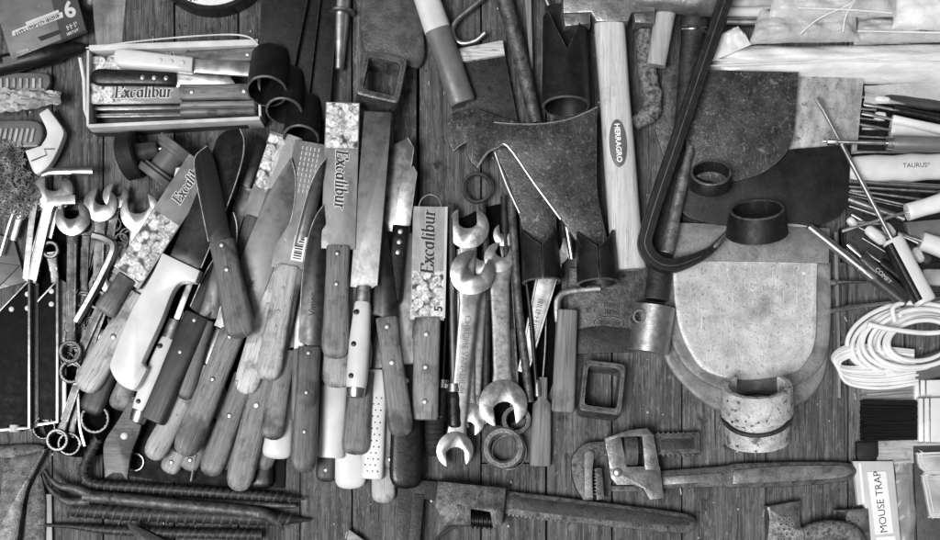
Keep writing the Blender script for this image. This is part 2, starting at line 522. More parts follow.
M('iron_leather', 46, 78, rough=.45, sc=(12, 12, 12), det=8, spot=[(30, 20, .55, .15), (112, 3, .68, .08)], bump=.5, bs=(2.5, 2.5, 2.5), scr=(120, .7, [30, 100], 26, .9, .4), fine=[(110, (1.6, 1.6, 1.6), .6, .72, .5)], edge=(130, 1.5, .7))
M('rust', 48, 128, rough=.85, sc=(4, 4, 4), det=8, ramp=(.35, .65), spot=[(36, 3, .62, .08)], bump=1., bs=(2.2, 2.2, 2.2), bd=1.5)
M('hoe_pale', 160, 204, rough=.5, metal=.25, sc=(22, 22, 22), det=9, ramp=(.32, .68), spot=[(126, 46, .52, .2), (140, 7, .6, .1), (40, 2.2, .645, .03), (70, 4, .71, .05), (232, 6, .64, .08)], bump=.3, bs=(1.6, 1.6, 1.6),
  scr=(236, .66, [82, 91, 97], 30, .8, .5), fine=[(104, (2.28, 2.28, 2.28), .57, .68, .75)], edge=(225, 1.5, .6))
M('hoe_mid', 96, 136, rough=.55, metal=.25, sc=(18, 18, 18), det=9, spot=[(84, 20, .55, .14), (46, 2, .67, .04), (190, 5, .68, .06)], bump=.35, bs=(1.6, 1.6, 1.6), fine=[(70, (2.47, 2.47, 2.47), .57, .68, .7)], edge=(176, 1.5, .7))
M('plate_grey', 132, 182, rough=.5, metal=.35, sc=(10, 18, 14), det=9, spot=[(90, 9, .58, .12), (205, 4, .66, .06)], bump=.3, bs=(1.4, 1.6, 2), scr=(205, .68, [60, 100], 18, .7, .5), fine=[(74, (2.47, 2.85, 2.47), .57, .68, .75)])
M('ring_pale', 158, 198, rough=.6, metal=.15, sc=(10, 10, 10), det=8, spot=[(38, 6, .585, .05), (88, 12, .57, .1)], bump=.7, bs=(2, 2, 2), bd=1.3, fine=[(80, (2.66, 2.66, 2.66), .57, .69, .7)], edge=(216, 1.8, .8))
M('white_plastic', 196, 210, rough=.35, sc=(30, 30, 30), spot=[(190, 12, .72, .1), (120, 3, .77, .04)], var=.02, bump=.08, bs=(6, 6, 6))
M('ivory_plastic', 184, 202, rough=.4, sc=(30, 30, 30), spot=[(150, 9, .72, .08)], bump=.1, bs=(6, 6, 6))
M('black_plastic', 12, 18, rough=.36, spec=.4, sc=(20, 20, 20), spot=[(60, 2.5, .74, .05)], bump=.15, bs=(2, 2, 2))
M('grey_plastic', 84, 98, rough=.42, sc=(20, 20, 20), spot=[(80, 14, .6, .15)], bump=.1, bs=(4, 4, 4))
M('dark_plastic', 46, 56, rough=.4, sc=(20, 20, 20), spot=[(80, 3, .72, .06)], bump=.15, bs=(2, 2, 2))
M('film', 205, 240, rough=.16, alpha=.12, sc=(14, 14, 14), bump=.5, bs=(14, 14, 14), rvar=.05)
M('film_milky', 214, 238, rough=.22, alpha=.34, sc=(30, 16, 14), bump=.9, bs=(14, 8, 8), bd=3., rvar=.08, spot=[(170, 18, .62, .15)])
M('bag_white', 196, 222, rough=.22, sc=(40, 22, 20), bump=.7, bs=(18, 11, 9), bd=2.5, spot=[(186, 40, .58, .2)])
M('card_print', 96, 132, rough=.4, sc=(24, 14, 14), det=3, spot=[(172, 14, .64, .14), (100, 20, .62, .1)], coat=.2)
M('card_light', 134, 160, rough=.45, sc=(20, 10, 10), det=3, spot=[(186, 12, .62, .12)], coat=.15)
M('card_picture', 96, 240, rough=.45, cells=7, sc=(3, 3, 3))
M('forged', 92, 136, rough=.42, metal=.6, sc=(14, 14, 14), det=7, spot=[(80, 12, .58, .14)], bump=.3, bs=(2.5, 2.5, 2.5), edge=(200, 1.6, .8), scr=(190, .69, [10, 80], 24, .8, .4))
M('print_black', 12, rough=.5)
M('print_white', 228, rough=.5)
M('print_grey', 84, rough=.5)
M('print_pale', 176, 190, rough=.5)
M('cardboard', 176, 210, rough=.8, sc=(30, 30, 30), spot=[(150, 20, .66, .1)], bump=.15, bs=(3, 3, 3))
M('board_dark', 40, 56, rough=.6, sc=(30, 30, 30), spot=[(90, 10, .68, .08)])
M('board_mid', 78, 104, rough=.5, sc=(30, 16, 20), spot=[(140, 14, .66, .1)], coat=.2)
M('bristle_black', 10, 24, rough=.5, isl=True, sc=(60, 2, 2), var=.3)
M('bristle_pale', 120, 170, rough=.6, isl=True, sc=(60, 2, 2), var=.2)
M('shade_black', 8, 13, rough=.95, spec=.05)  # near-black for the added sheets that stand in for shade
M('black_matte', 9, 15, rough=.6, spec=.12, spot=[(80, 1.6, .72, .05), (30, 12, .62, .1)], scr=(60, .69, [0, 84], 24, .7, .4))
M('rubber', 22, 32, rough=.65, spec=.25, bump=.2, bs=(3, 3, 3), spot=[(60, 8, .68, .1)])
M('cord_white', 204, 222, rough=.42, spot=[(180, 8, .68, .1)])
M('wire_wool', 110, 200, rough=.4, metal=.7, sc=(9, 9, 9))
M('paper', 130, 180, rough=.8, sc=(24, 24, 24), spot=[(130, 12, .62, .12)], bump=.2, bs=(6, 6, 6))
M('tin_label', 196, 216, rough=.4, spot=[(140, 18, .64, .12)])
# ---------------------------------------------------------------- the setting: a plank table
t = T('table', 'weathered plank market table under all the tools', 'table', (470, 270), kind='structure')
mb = MB()
edges = [-420, -330, -250, -170, -90, -8, 52, 103, 174, 238, 300, 352, 417, 481, 546, 612, 682, 766, 848, 905, 962, 1040, 1120, 1200, 1290, 1370]
for a, b in zip(edges, edges[1:]):
    joints = sorted([R.uniform(-320, -120), R.uniform(640, 800)]+([463.] if a in (481,) else []))
    ys = [-360]+joints+[900]
    for y0, y1 in zip(ys, ys[1:]):
        gp = R.uniform(.5, 1.1) if a != 417 else 2.4
        c = t.q([(a+gp, y0+.6), (b-R.uniform(.4, .9), y0+.6), (b-.6, y1-.6), (a+gp, y1-.6)])
        dz = R.uniform(-.9, .4)
        mb.prism(c, -22, dz-.6, .9, 0)
mb.prism(t.q([(-430, -370), (1380, -370), (1380, 910), (-430, 910)]), -40, -24, 0, 1)
t.solo(mb, ['table_wood', 'table_edge'])

# ---------------------------------------------------------------- builders of the tools that repeat
HST = {
 'std': [(0, 0, .35), (.008, .4, .6), (.03, .7, .82), (.07, .9, .95), (.14, 1, 1), (.4, .95, 1), (.7, .86, .97), (.9, .88, .95), (.985, .9, .93), (1, .84, .85)],
 'rnd': [(0, 0, .3), (.01, .5, .6), (.04, .82, .85), (.09, .97, .95), (.16, 1, 1), (.5, .9, 1), (.8, .84, .95), (.985, .86, .9), (1, .8, .8)],
 'sq': [(0, .8, .8), (.008, .92, .95), (.03, .98, 1), (.5, .94, 1), (.97, .98, 1), (1, .92, .9)],
 'grip': [(0, .3, .4), (.01, .7, .8), (.04, .9, .95), (.1, .98, 1), (.3, .92, 1), (.45, 1.04, 1), (.6, .92, .97), (.75, 1.02, 1), (.93, .95, .95), (1, .7, .8)],
 'steel': [(0, .8, .8), (.01, .9, .9), (.1, 1, 1), (.55, .98, .98), (.9, .8, .8), (.97, .74, .74), (1, .6, .6)],
}
def blade_outline(x0, L, wb, kind, s):
    a, b = s*wb*.5, -s*wb*.5
    if kind == 'chef':
        n = L-x0
        return cr([(x0, a, 1), (x0+.5*n, a), (x0+.8*n, a-.06*s*wb), (L, a-.25*s*wb, 1), (x0+.9*n, a-.6*s*wb), (x0+.72*n, b+.12*s*wb), (x0+.45*n, b), (x0+5, b, 1), (x0+3, b+.3*s*wb), (x0, b+.42*s*wb, 1)])
    if kind == 'wide':
        n = L-x0
        return cr([(x0, a, 1), (x0+.7*n, a), (L-6, a-.1*s*wb), (L, a-.22*s*wb, 1), (L-.08*n, b+.2*s*wb), (L-.25*n, b+.02*s*wb), (x0+.3*n, b), (x0+2, b, 1)])
    if kind == 'clip':
        n = L-x0
        return [(x0, a), (L-.5*wb, a), (L, a-.7*s*wb), (L-.1*n, b), (x0+2, b)]
    if kind == 'point':
        n = L-x0
        return cr([(x0, a, 1), (x0+.6*n, a*.9), (L, 0, 1), (x0+.6*n, b*.9), (x0, b, 1)])
    if kind == 'rect':
        return cr([(x0, a, 1), (L, a, 1), (L, b, 1), (x0+8, b), (x0+3, b*.9), (x0, b*.6, 1)])
    return [(x0, a), (L, a), (L, b), (x0, b)]

KN = 'knives heaped on the table'
def knife(label, butt, junc, tip, z=10, z2=None, wh=24, wb=26, hm='wood_mid', bm='steel_grey', st='std', bl='chef', side=1, riv=(.2, .5, .8),
          hh=7., yoff=0, rm='steel_bright', rr=2.6, holes=False, cap=None, ferrule=None, e=4., name='kitchen_knife', word=None, group=KN, boff=0, sub=None, roll=0):
    z2 = z if z2 is None else z2
    t = T(name, label, 'knife', butt, z, to=tip, z2=z2, group=group, roll=roll or R.uniform(-5, 5))
    Lh = t.p(*junc, z)[0]
    off = t.p(*junc, z)[1]*.0
    L = t.L
    m = MB()
    m.loft([(u*Lh, yoff*(1-u), a*wh/2, b*hh) for u, a, b in HST[st]], e)
    h = t.part('handle', m, hm)
    for u in riv or ():
        m = MB()
        y = yoff*(1-u)
        if holes:
            m.dome(u*Lh, wh*.2, hh-.25, rr*1.1, .5); t.part('rivet_hole', m, 'black_plastic', h)
        else:
            m.dome(u*Lh, y, hh-.15, rr, .7); t.part('rivet', m, rm, h)
    if cap:
        m = MB(); m.loft([(-cap, 0, wh*.22, hh*.5), (-cap*.85, 0, wh*.38, hh*.85), (-.3*cap, 0, wh*.44, hh*1.02), (1, 0, wh*.45, hh*1.05)], 2.2)
        t.part('end_cap', m, 'chrome')
    xb = Lh
    if ferrule:
        m = MB(); m.loft([(Lh-1, 0, wh*.36, hh*.85), (Lh+ferrule, 0, wh*.34, hh*.8)], 2.4)
        t.part('ferrule', m, 'steel'); xb = Lh+ferrule
    m = MB()
    o = [(x, y+boff) for x, y in blade_outline(xb-(1 if bl != 'none' else 0), L, wb, bl, side)]
    m.prism(o, -.9, .9, .5, both=True)
    mats = [bm]
    if word:
        m.text(word[0], word[1]*L, boff, .95, word[2], rot=word[3], bold=.15); mats.append('print_black')
    b = t.part('blade', m, mats)
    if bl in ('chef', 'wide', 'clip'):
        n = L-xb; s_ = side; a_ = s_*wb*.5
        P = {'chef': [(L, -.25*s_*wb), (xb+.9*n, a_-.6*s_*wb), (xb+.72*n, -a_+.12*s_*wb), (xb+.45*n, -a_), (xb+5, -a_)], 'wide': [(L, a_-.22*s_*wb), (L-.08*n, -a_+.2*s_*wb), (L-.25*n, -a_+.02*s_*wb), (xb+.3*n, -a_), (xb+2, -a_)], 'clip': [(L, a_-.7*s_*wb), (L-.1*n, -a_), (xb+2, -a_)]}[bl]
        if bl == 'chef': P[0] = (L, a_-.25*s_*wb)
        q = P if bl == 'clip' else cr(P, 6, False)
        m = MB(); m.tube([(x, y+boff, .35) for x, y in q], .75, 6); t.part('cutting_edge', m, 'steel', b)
    if sub: sub(t, Lh, L)
    return t

def wrench_head(mb, cx, cy, ang, r, jaw, depth, z0, z1, bev=.7):
    """open jaw head, notch opening towards ang (degrees)"""
    a0 = math.degrees(math.asin(min(.95, jaw/2/r)))
    arc = circ(0, 0, r, r, 26, a0+8, 360-a0-8)
    tipx = r*math.cos(rad(a0))-.8
    o = arc+[(tipx, -jaw/2), (tipx-depth+jaw*.3, -jaw/2)]
    o += [(tipx-depth+jaw*.3+jaw*.3*math.cos(rad(q)), jaw/2*math.sin(rad(q))) for q in (-112, -150, 180, 150, 112)]
    o += [(tipx-depth+jaw*.3, jaw/2), (tipx, jaw/2)]
    c, d = math.cos(rad(ang)), math.sin(rad(ang))
    mb.prism([(cx+x*c-y*d, cy+x*d+y*c) for x, y in o], z0, z1, bev)

def spanner(label, p1, p2, z=6, z2=None, w=12, h1=('open', 18, 14, 14, 15), h2=('ring', 11, 7), th=6, mat='chrome', group='spanners in the heap beside the knives', word=None, recess=True, roll=0):
    """heads: ('open', r, jaw, depth, tilt) or ('ring', ro, ri); p1 and p2 are the head centres"""
    z2 = z if z2 is None else z2
    t = T('spanner', label, 'spanner', p1, z, to=p2, z2=z2, group=group, roll=roll)
    L = t.L
    m = MB()
    a = h1[1]*.7 if h1 else 2
    b = L-(h2[1]*.75 if h2 else 2)
    m.loft([(a-4, 0, w*.62, th*.36), (a+6, 0, w*.52, th*.36), (a+16, 0, w*.44, th*.36), (.5*L, 0, w*.4, th*.36), (b-14, 0, w*.4, th*.36), (b-4, 0, w*.46, th*.36), (b+2, 0, w*.5, th*.36)], 5, 20)
    if recess:
        for s in (1, -1):
            m.loft([(a+14, s*w*.33, w*.08, th*.46), (b-12, s*w*.33, w*.08, th*.46)], 3, 10)
    mats = [mat]
    if word:
        m.text(word[0], L*word[1], 0, th*.36+.06, word[2], rot=word[3]); mats.append('print_grey')
    if mat in ('chrome', 'steel') and h1[1] < 19: mats[0] = 'steel_mid'
    t.part('shank', m, mats)
    for k, hd in enumerate((h1, h2)):
        if not hd: continue
        x = 0 if k == 0 else L
        m = MB()
        if hd[0] == 'open':
            wrench_head(m, x, 0, (180 if k == 0 else 0)+hd[4], hd[1], hd[2], hd[3], -th*.5, th*.5)
            t.part('open_jaw', m, mat)
        else:
            m.ring(x, 0, -th*.75, th*.75, hd[1], hd[2], 36, pts=1, bev=1)
            t.part('ring_end', m, 'steel_mid' if mat in ('chrome', 'steel') else mat)
    return t

def driver(label, tip, neck, butt, z=10, z2=None, rs=2., wh=16, hh=8, hm='white_plastic', sm='chrome', st='grip', name='screwdriver', group='screwdrivers and rods in the tray', flat=True, word=None, e=2.6, ferrule=None, stripe=None, cat='screwdriver'):
    t = T(name, label, cat, butt, z, to=tip, z2=z if z2 is None else z2, group=group)
    Ln = t.p(*neck, z)[0]
    m = MB()
    m.loft([(u*Ln, 0, a*wh/2, b*hh) for u, a, b in HST[st]], e)
    mats = [hm]
    if word:
        m.text(word[0], word[1]*Ln, 0, hh*1.+.1, word[2], rot=word[3]); mats.append(word[4])
    h = t.part('handle', m, mats)
    if stripe:
        m = MB(); m.loft([(Ln*.06, stripe[1], wh*stripe[2], hh*.99), (Ln*.95, stripe[1], wh*stripe[2], hh*.99)], 3); t.part('grip_inlay', m, stripe[0], h)
    m = MB()
    L = t.L
    if flat: m.loft([(Ln-4, 0, rs, rs), (L-14, 0, rs, rs), (L-9, 0, rs*1.3, rs*.8), (L, 0, rs*1.2, rs*.3)], 2.2, 12)
    else: m.loft([(Ln-4, 0, rs, rs), (L-5, 0, rs, rs), (L, 0, rs*.35, rs*.35)], 2, 12)
    t.part('shaft', m, sm)
    if ferrule:
        m = MB(); m.loft([(Ln-2, 0, ferrule, ferrule), (Ln+6, 0, ferrule, ferrule)], 2, 14); t.part('ferrule', m, 'steel')
    return t

def rod(name, label, cat, pts, r, mat, seg=12, e=2., sy=1., sz=1., group=None, n=6, smooth=True, ribs=0):
    """one bent bar through (px, py, z) points"""
    t = T(name, label, cat, pts[0][:2], pts[0][2], group=group)
    P = [t.p(*p) for p in pts]
    P = cr3(P, n) if smooth and len(P) > 2 else [Vector(p) for p in P]
    if isinstance(r, (list, tuple)):
        k = len(P)-1
        rr = [r[min(len(r)-2, int(i/k*(len(r)-1)))]*(1-((i/k*(len(r)-1))-min(len(r)-2, int(i/k*(len(r)-1)))))+r[min(len(r)-1, min(len(r)-2, int(i/k*(len(r)-1)))+1)]*((i/k*(len(r)-1))-min(len(r)-2, int(i/k*(len(r)-1)))) for i in range(k+1)]
    else: rr = r
    m = MB()
    m.tube(P, rr, seg, 0, sy, sz, e)
    ra_ = rr if isinstance(rr, list) else [rr]*len(P)
    if ribs:                                       # raised ribs of reinforcing bar
        acc = 0
        for (a, b), base in zip(zip(P, P[1:]), ra_):
            if base < .6*max(ra_): break_ = True; acc = 0; continue
            d = (b-a).length; tt = (b-a).normalized()
            sd = Vector((0, 0, 1)).cross(tt).normalized(); up = tt.cross(sd)
            while acc < d:
                c = a+tt*acc
                q = [c+sd*(base*1.0*math.cos(x))+up*(base*1.0*math.sin(x))+tt*(base*.45*math.cos(x)) for x in [rad(5+170*i/6) for i in range(7)]]
                m.tube(q, .11*base+.4, 6)
                acc += ribs
            acc -= d
    t.solo(m, mat)
    return t
# ---------------------------------------------------------------- the heap of knives
def sleeve(t, x0, x1, wd, th, word, wx, u, pic, mats=('card_print', 'print_white', 'print_black', 'card_picture', 'print_pale'), rot=0, text=True, extra=None, wrot=0, wy=0):
    m = MB()
    m.prism([(x0, -wd/2), (x1, -wd/2), (x1, wd/2), (x0, wd/2)], -th, th, .5, 0, both=True)
    if pic:
        m.prism([(pic[0], -wd/2+1), (pic[1], -wd/2+1), (pic[1], wd/2-1), (pic[0], wd/2-1)], th-.1, th+.12, 0, 3)
    if word:
        for dx, dy in ((-.45, 0), (.45, 0), (0, .5), (0, -.5)): m.nib(word, wx+dx, wy+dy, th+.15, u, wrot, 1, 1.5)
        m.nib(word, wx, wy, th+.95, u, wrot, 2, 1.)
    if extra: extra(m, th)
    t.part('sleeve', m, list(mats))

# hidden lower layers first
t = T('shade_mat', 'added black mat standing in for the shade under the heap of knife handles', 'mat', (215, 400), .5)
m = MB(); m.prism(t.q(cr([(150, 200, 1), (300, 200, 1), (284, 488, 1), (210, 486), (130, 476, 1)]), 1), 0, 1.5, .4); t.solo(m, 'black_matte')  # added sheet: makes the shaded gaps between handles near-black
knife('small wooden handle butt low in the heap between a pale butt and a dark one', (168, 473), (196, 420), (212, 380), 6, 6, 20, 14, 'wood_light', st='std')
knife('wooden knife butt low in the heap beside the bare rod', (187, 470), (212, 420), (226, 385), 6, 6, 20, 14, 'wood_mid')
knife('dark wooden knife butt poking out under the heap by a white plastic handle', (326, 482), (330, 420), (332, 380), 5, 6, 21, 15, 'wood_dark', st='rnd')
knife('pale wooden butt sticking out lowest of all the knives', (384, 503), (380, 420), (380, 370), 5, 6, 24, 15, 'wood_pale', st='rnd', riv=None)
knife('round white plastic butt at the bottom of the heap', (351, 489), (347, 405), (345, 360), 8, 8, 31, 18, 'white_plastic', st='rnd', riv=None, e=2.6)
knife('black butt curling out under a wooden handle at the bottom edge', (261, 489), (262, 420), (263, 380), 4, 5, 26, 16, 'black_plastic', st='rnd', riv=None)
knife('white plastic butt poking out under two wooden handles', (276, 459), (284, 390), (288, 340), 14, 14, 30, 16, 'white_plastic', st='rnd', riv=None, e=2.6)
knife('dark wooden butt lying behind the wide pale handle with one white rivet', (90, 414), (118, 345), (140, 292), 8, 10, 25, 16, 'wood_dark', st='rnd', riv=None)
knife('wooden butt peeping out under the hooked white handle', (118, 410), (140, 350), (160, 300), 10, 12, 22, 14, 'wood_light', st='rnd', riv=None)
knife('plain dark wooden handle deep between pale handles', (291, 440), (299, 345), (304, 290), 10, 14, 17, 14, 'wood_dull', st='std', riv=None)
knife('wooden handle strip showing between two packaged knives', (344, 372), (355, 268), (358, 215), 24, 26, 16, 12, 'wood_light', st='sq', riv=None)
knife('dark wooden handle deep under the pale pair of handles', (262, 470), (290, 380), (300, 340), 8, 8, 20, 14, 'wood_dull')
knife('wooden handle wedged between the perforated one and a black butt', (391, 470), (388, 380), (386, 330), 10, 12, 17, 12, 'wood_mid', riv=(.12,))
knife('plain wooden handle beside the packaged knife by the spanners', (418, 340), (420, 260), (421, 214), 14, 12, 13, 11, 'wood_dull', st='sq', riv=None)
knife('black handle with two rivets under the long white blade', (406, 489), (407, 365), (406, 233), 16, 20, 33, 17, 'black_plastic', 'white_steel' if 'white_steel' in MAT else 'steel_bright', st='rnd', bl='plain', riv=(.72, .87), hh=8)

for a, b, c, w_, mt, lb in (((176, 452), (204, 392), (222, 350), 13, 'wood_dark', 'slim dark handle deep between the bright-bladed handle and its neighbour'),
    ((224, 470), (254, 384), (268, 345), 12, 'wood_dull', 'slim dull handle deep left of the long lowest one'),
    ((256, 452), (280, 392), (292, 350), 12, 'wood_dark', 'slim dark handle deep above the white butt'),
    ((318, 440), (322, 380), (324, 340), 12, 'wood_mid', 'slim handle squeezed between the three-riveted handle and the square-ended pale one'),
    ((140, 404), (168, 344), (184, 306), 11, 'wood_dark', 'slim dark handle deep beneath the hooked white handle and the honing steel')):
    knife(lb, a, b, c, 11, 13, w_, 9, mt, st='rnd', riv=None, hh=6)

# white square-ended and perforated handles
knife('pale square-ended plastic handle between two wooden ones', (331, 458), (336, 385), (338, 340), 16, 18, 27, 15, 'ivory_plastic', st='sq', riv=None, hh=8, e=3)
def dots(t, Lh, L):
    m = MB()
    for i in range(13):
        for j in range(-1, 2):
            m.dome(8+i*6, j*5+(2.5 if i % 2 else 0)-1, 6.9, .95, .35, 8)
    t.part('grip_dots', m, 'print_grey', kind=None)
knife('white plastic handle covered in rows of dimples', (372, 479), (377, 370), (380, 330), 17, 20, 23, 15, 'white_plastic', st='sq', riv=None, hh=7, sub=dots)

# left end of the heap
knife('wide pale wooden handle with one white rivet at the left end of the heap', (83, 391), (142, 296), (160, 262), 20, 20, 27, 20, 'wood_light', st='std', riv=(.56,), rr=3.2)
def slv1(t, Lh, L):
    sleeve(t, Lh-4, L, 31, 2.6, 'Excalibur', Lh+.83*(L-Lh), 6.4, (Lh+2, Lh+.52*(L-Lh)))
knife('big knife in a printed sleeve with white lettering lying under the hooked white handle', (104, 314), (132, 280), (203, 163), 26, 30, 23, 24, 'wood_dull', st='rnd', riv=None, sub=slv1)

# fish-tail handle end
t = T('bottle_opener', 'flat wooden piece with a notched fish-tail end and one white rivet', 'opener', (120, 445), 14)
m = MB()
m.prism(t.q(cr([(132, 396, 1), (146, 402, 1), (140, 430), (131, 455), (127, 480, 1), (121, 473, 1), (113, 473, 1), (105, 478, 1), (103, 455), (105, 440), (118, 420)]), 20), 0, 6, 1)
t.part('body', m, 'wood_dull')
m = MB(); m.dome(*t.p(124, 436, 20)[:2], 5.9, 3.6, 1); t.part('rivet', m, 'white_plastic')

# middle layer of wooden handles
knife('pale wooden handle holding a bright blade below two darker handles', (151, 459), (207, 366), (222, 330), 22, 24, 23, 13, 'wood_light', 'steel_bright', st='std', riv=(.9,), bl='plain', rr=2.4)
knife('wooden knife handle with one rivet fourth from the dark one', (209, 476), (245, 375), (262, 330), 18, 22, 25, 16, 'wood_mid', riv=(.6,), rr=2.8)
knife('long wooden handle reaching lowest beside the pale pair', (237, 491), (268, 365), (278, 320), 20, 22, 27, 16, 'wood_mid', riv=(.68,), rr=3.2)
knife('wooden handle with a rounded butt lying over the white butt', (271, 440), (288, 350), (292, 318), 26, 26, 23, 16, 'wood_mid', st='rnd', riv=None)
knife('dark wooden handle with two pale rivets beside the honing steel', (152, 421), (204, 318), (232, 240), 32, 32, 27, 22, 'wood_dark', 'steel_dark_reflect', st='sq', bl='chef', side=-1, riv=(.65, .95), rm='steel', rr=2.6, hh=8)
knife('wooden handle with a bright ridge and a broad grey chef blade under crossed handle', (183, 456), (238, 334), (301, 162), 33, 40, 27, 34, 'wood_mid', 'steel_grey', st='std', bl='chef', side=1, riv=(.62, .96), rm='steel', rr=2.6, word=('Vimec', .56, 9, 0), boff=2)
knife('pale unvarnished wooden handle lower of the pale pair', (244, 394), (277, 270), (290, 230), 30, 30, 25, 15, 'wood_pale', st='std', riv=(.72, .9), rm='wood_light', rr=2)
def slv2(t, Lh, L):
    def ex(m, th):
        m.prism([(Lh+6, -13), (Lh+30, -13), (Lh+30, -1), (Lh+6, -1)], th, th+.15, 0, 1)
        for i in range(9): m.prism([(Lh+8+i*2.3, -11), (Lh+9+i*2.3+.4*(i % 3), -11), (Lh+9+i*2.3+.4*(i % 3), -3), (Lh+8+i*2.3, -3)], th+.2, th+.3, 0, 2)
        for j in range(5):
            for i in range(9): m.prism([(L-50+i*5.2, -9+j*4), (L-46.5+i*5.2, -9+j*4), (L-46.5+i*5.2, -8+j*4), (L-50+i*5.2, -8+j*4)], th, th+.15, 0, 4)
    sleeve(t, Lh-4, L, 33, 2.4, None, 0, 0, None, extra=ex)
knife('pale wooden handle in a sleeve with a white barcode label', (267, 381), (289, 266), (312, 143), 38, 36, 25, 22, 'wood_pale', st='std', riv=(.6, .8), rm='wood_light', rr=2, sub=slv2)
knife('dull wooden handle with three rivets and a tall dark pointed blade', (303, 473), (311, 347), (317, 204), 34, 44, 26, 23, 'wood_dull', 'steel_dark', st='rnd', bl='chef', side=-1, riv=(.33, .64, .95), rm='steel', rr=2.5, word=('Vimec', .63, 9, 0), boff=-1)
knife('pale rounded wooden butt under the packaged knife with the long label', (337, 388), (339, 300), (340, 250), 30, 30, 29, 15, 'wood_light', st='rnd', riv=None)
knife('wooden handle under the riveted white handle', (355, 455), (363, 372), (366, 330), 24, 26, 28, 15, 'wood_mid', st='rnd', riv=None)

knife('slim dark bladed knife lying along the barcode sleeve', (272, 374), (292, 268), (322, 158), 27, 46, 20, 14, 'wood_mid', 'steel_dark', st='std', bl='chef', side=-1, riv=None)
knife('narrow knife with a dark blade between the dark handle and the crossing knife', (184, 400), (214, 322), (238, 214), 26, 40, 18, 18, 'wood_dull', 'steel_dark', st='std', bl='chef', side=1, riv=None)
knife('slim wooden handle left of the dull three-riveted one', (297, 420), (301, 350), (303, 270), 24, 30, 13, 12, 'wood_dull', 'steel_grey', st='sq', bl='plain', riv=None)
knife('slim dark handle showing between a pale butt and the perforated handle', (346, 440), (349, 392), (350, 350), 12, 14, 14, 10, 'black_plastic', st='sq', riv=None)
# packaged upright knives
def slv3(t, Lh, L):
    sleeve(t, Lh-3, L, 33, 2.4, 'Excalibur', Lh+.46*(L-Lh), 7.6, (Lh+.68*(L-Lh), L-1), wrot=180)
knife('packaged knife with a light wooden handle, sleeve lettering running down from a printed picture', (335, 359), (339, 246), (343, 103), 42, 40, 27, 22, 'wood_mid', st='rnd', riv=(.66, .93), rm='steel', sub=slv3)
def slv4(t, Lh, L):
    def ex(m, th):
        m.text('5', Lh+9, -11, th+.3, 11, rot=0, mi=2, bold=.3)
        m.prism([(Lh, -17.5), (L, -17.5), (L, -15), (Lh, -15)], th, th+.2, 0, 1)
    sleeve(t, Lh-2, L, 33, 2.4, 'Excalibur', Lh+.68*(L-Lh), 8.4, (Lh+2, Lh+.42*(L-Lh)), mats=('card_light', 'print_pale', 'print_black', 'card_picture', 'print_pale'), extra=ex)
t = knife('packaged knife with three white rivets standing apart beside the spanners', (425, 420), (428, 318), (430, 207), 24, 22, 27, 22, 'wood_mid', st='sq', riv=(.18, .52, .84), rr=3., sub=slv4)
m = MB(); m.tube([(t.L-1+13*math.sin(rad(a)), 11*math.cos(rad(a)), 0) for a in range(0, 181, 15)], .7, 6); t.part('hang_loop', m, 'steel')

# cleaver-like blades and their handles, upper right of the heap
knife('short broad bright blade with a slanted end behind the long grey blade', (380, 275), (386, 232), (402, 137), 20, 22, 17, 27, 'black_plastic', 'steel', st='sq', bl='clip', side=1, riv=None, group=KN)
knife('black handle with three pale rivets and a bright upright blade', (391, 305), (399, 226), (410, 166), 26, 26, 20, 15, 'black_plastic', 'steel_bright', st='rnd', bl='clip', side=1, riv=(.66, .79, .92), rr=2.7, yoff=-1)
knife('wooden handle with two white rivets leaning right of the riveted white handle', (402, 437), (382, 318), (372, 205), 34, 34, 25, 26, 'wood_mid', 'steel_dark', st='rnd', bl='chef', side=-1, riv=(.62, .92), rr=3., boff=1)
knife('white handle with three dark holes and a wide grey blade', (356, 389), (362, 301), (378, 112), 44, 40, 21, 27, 'white_plastic', 'steel_grey', st='steel', bl='rect', side=1, riv=(.14, .5, .86), holes=True, cap=9, ferrule=14, hh=9, e=2.4, rr=2.4, boff=0)

# top of the heap, left
knife('white honing steel handle with a polished end cap', (141, 412), (170, 338), (196, 268), 30, 30, 20, 6, 'white_plastic', 'steel', st='steel', bl='plain', riv=(.12, .86), holes=True, cap=12, ferrule=18, hh=9, e=2.4, rr=2.2, name='honing_steel')
t = T('butcher_knife', 'butcher knife with a hooked white plastic handle and broad dark blade', 'knife', (170, 280), 38, group=KN)
m = MB()
ol = cr([(163, 253, 1), (201, 271, 1), (196.5, 283, 1), (182, 283), (173, 293), (162, 321), (145, 358), (144, 364), (148, 369, 1), (146.5, 373, 1), (138, 388), (131, 390), (119, 383), (111, 369), (113, 357), (131, 313), (152, 276)])
m.prism(t.q(ol, 44), -4, 10, 2.2)
h = t.part('handle', m, 'white_plastic')
m = MB(); m.prism(t.q(cr([(170, 256, 1), (194, 200), (213, 150), (217, 139), (226, 131), (240, 129, 1), (244, 142), (241, 165), (228, 204), (199, 270, 1)]), 42), 3, 5, .6)
b = t.part('blade', m, 'steel_dark')
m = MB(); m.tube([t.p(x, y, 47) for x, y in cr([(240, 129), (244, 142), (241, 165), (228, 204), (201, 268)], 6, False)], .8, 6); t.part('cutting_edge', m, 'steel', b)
def heel(t, Lh, L):
    pass
knife('wooden handled knife crossing on top of the heap with a black blade pointing up left', (242, 338), (221, 241), (203, 147), 54, 52, 29, 22, 'wood_dull', 'steel_dark_reflect', st='rnd', bl='wide', side=-1, riv=(.7, .95), rm='steel', rr=2.8, boff=2)

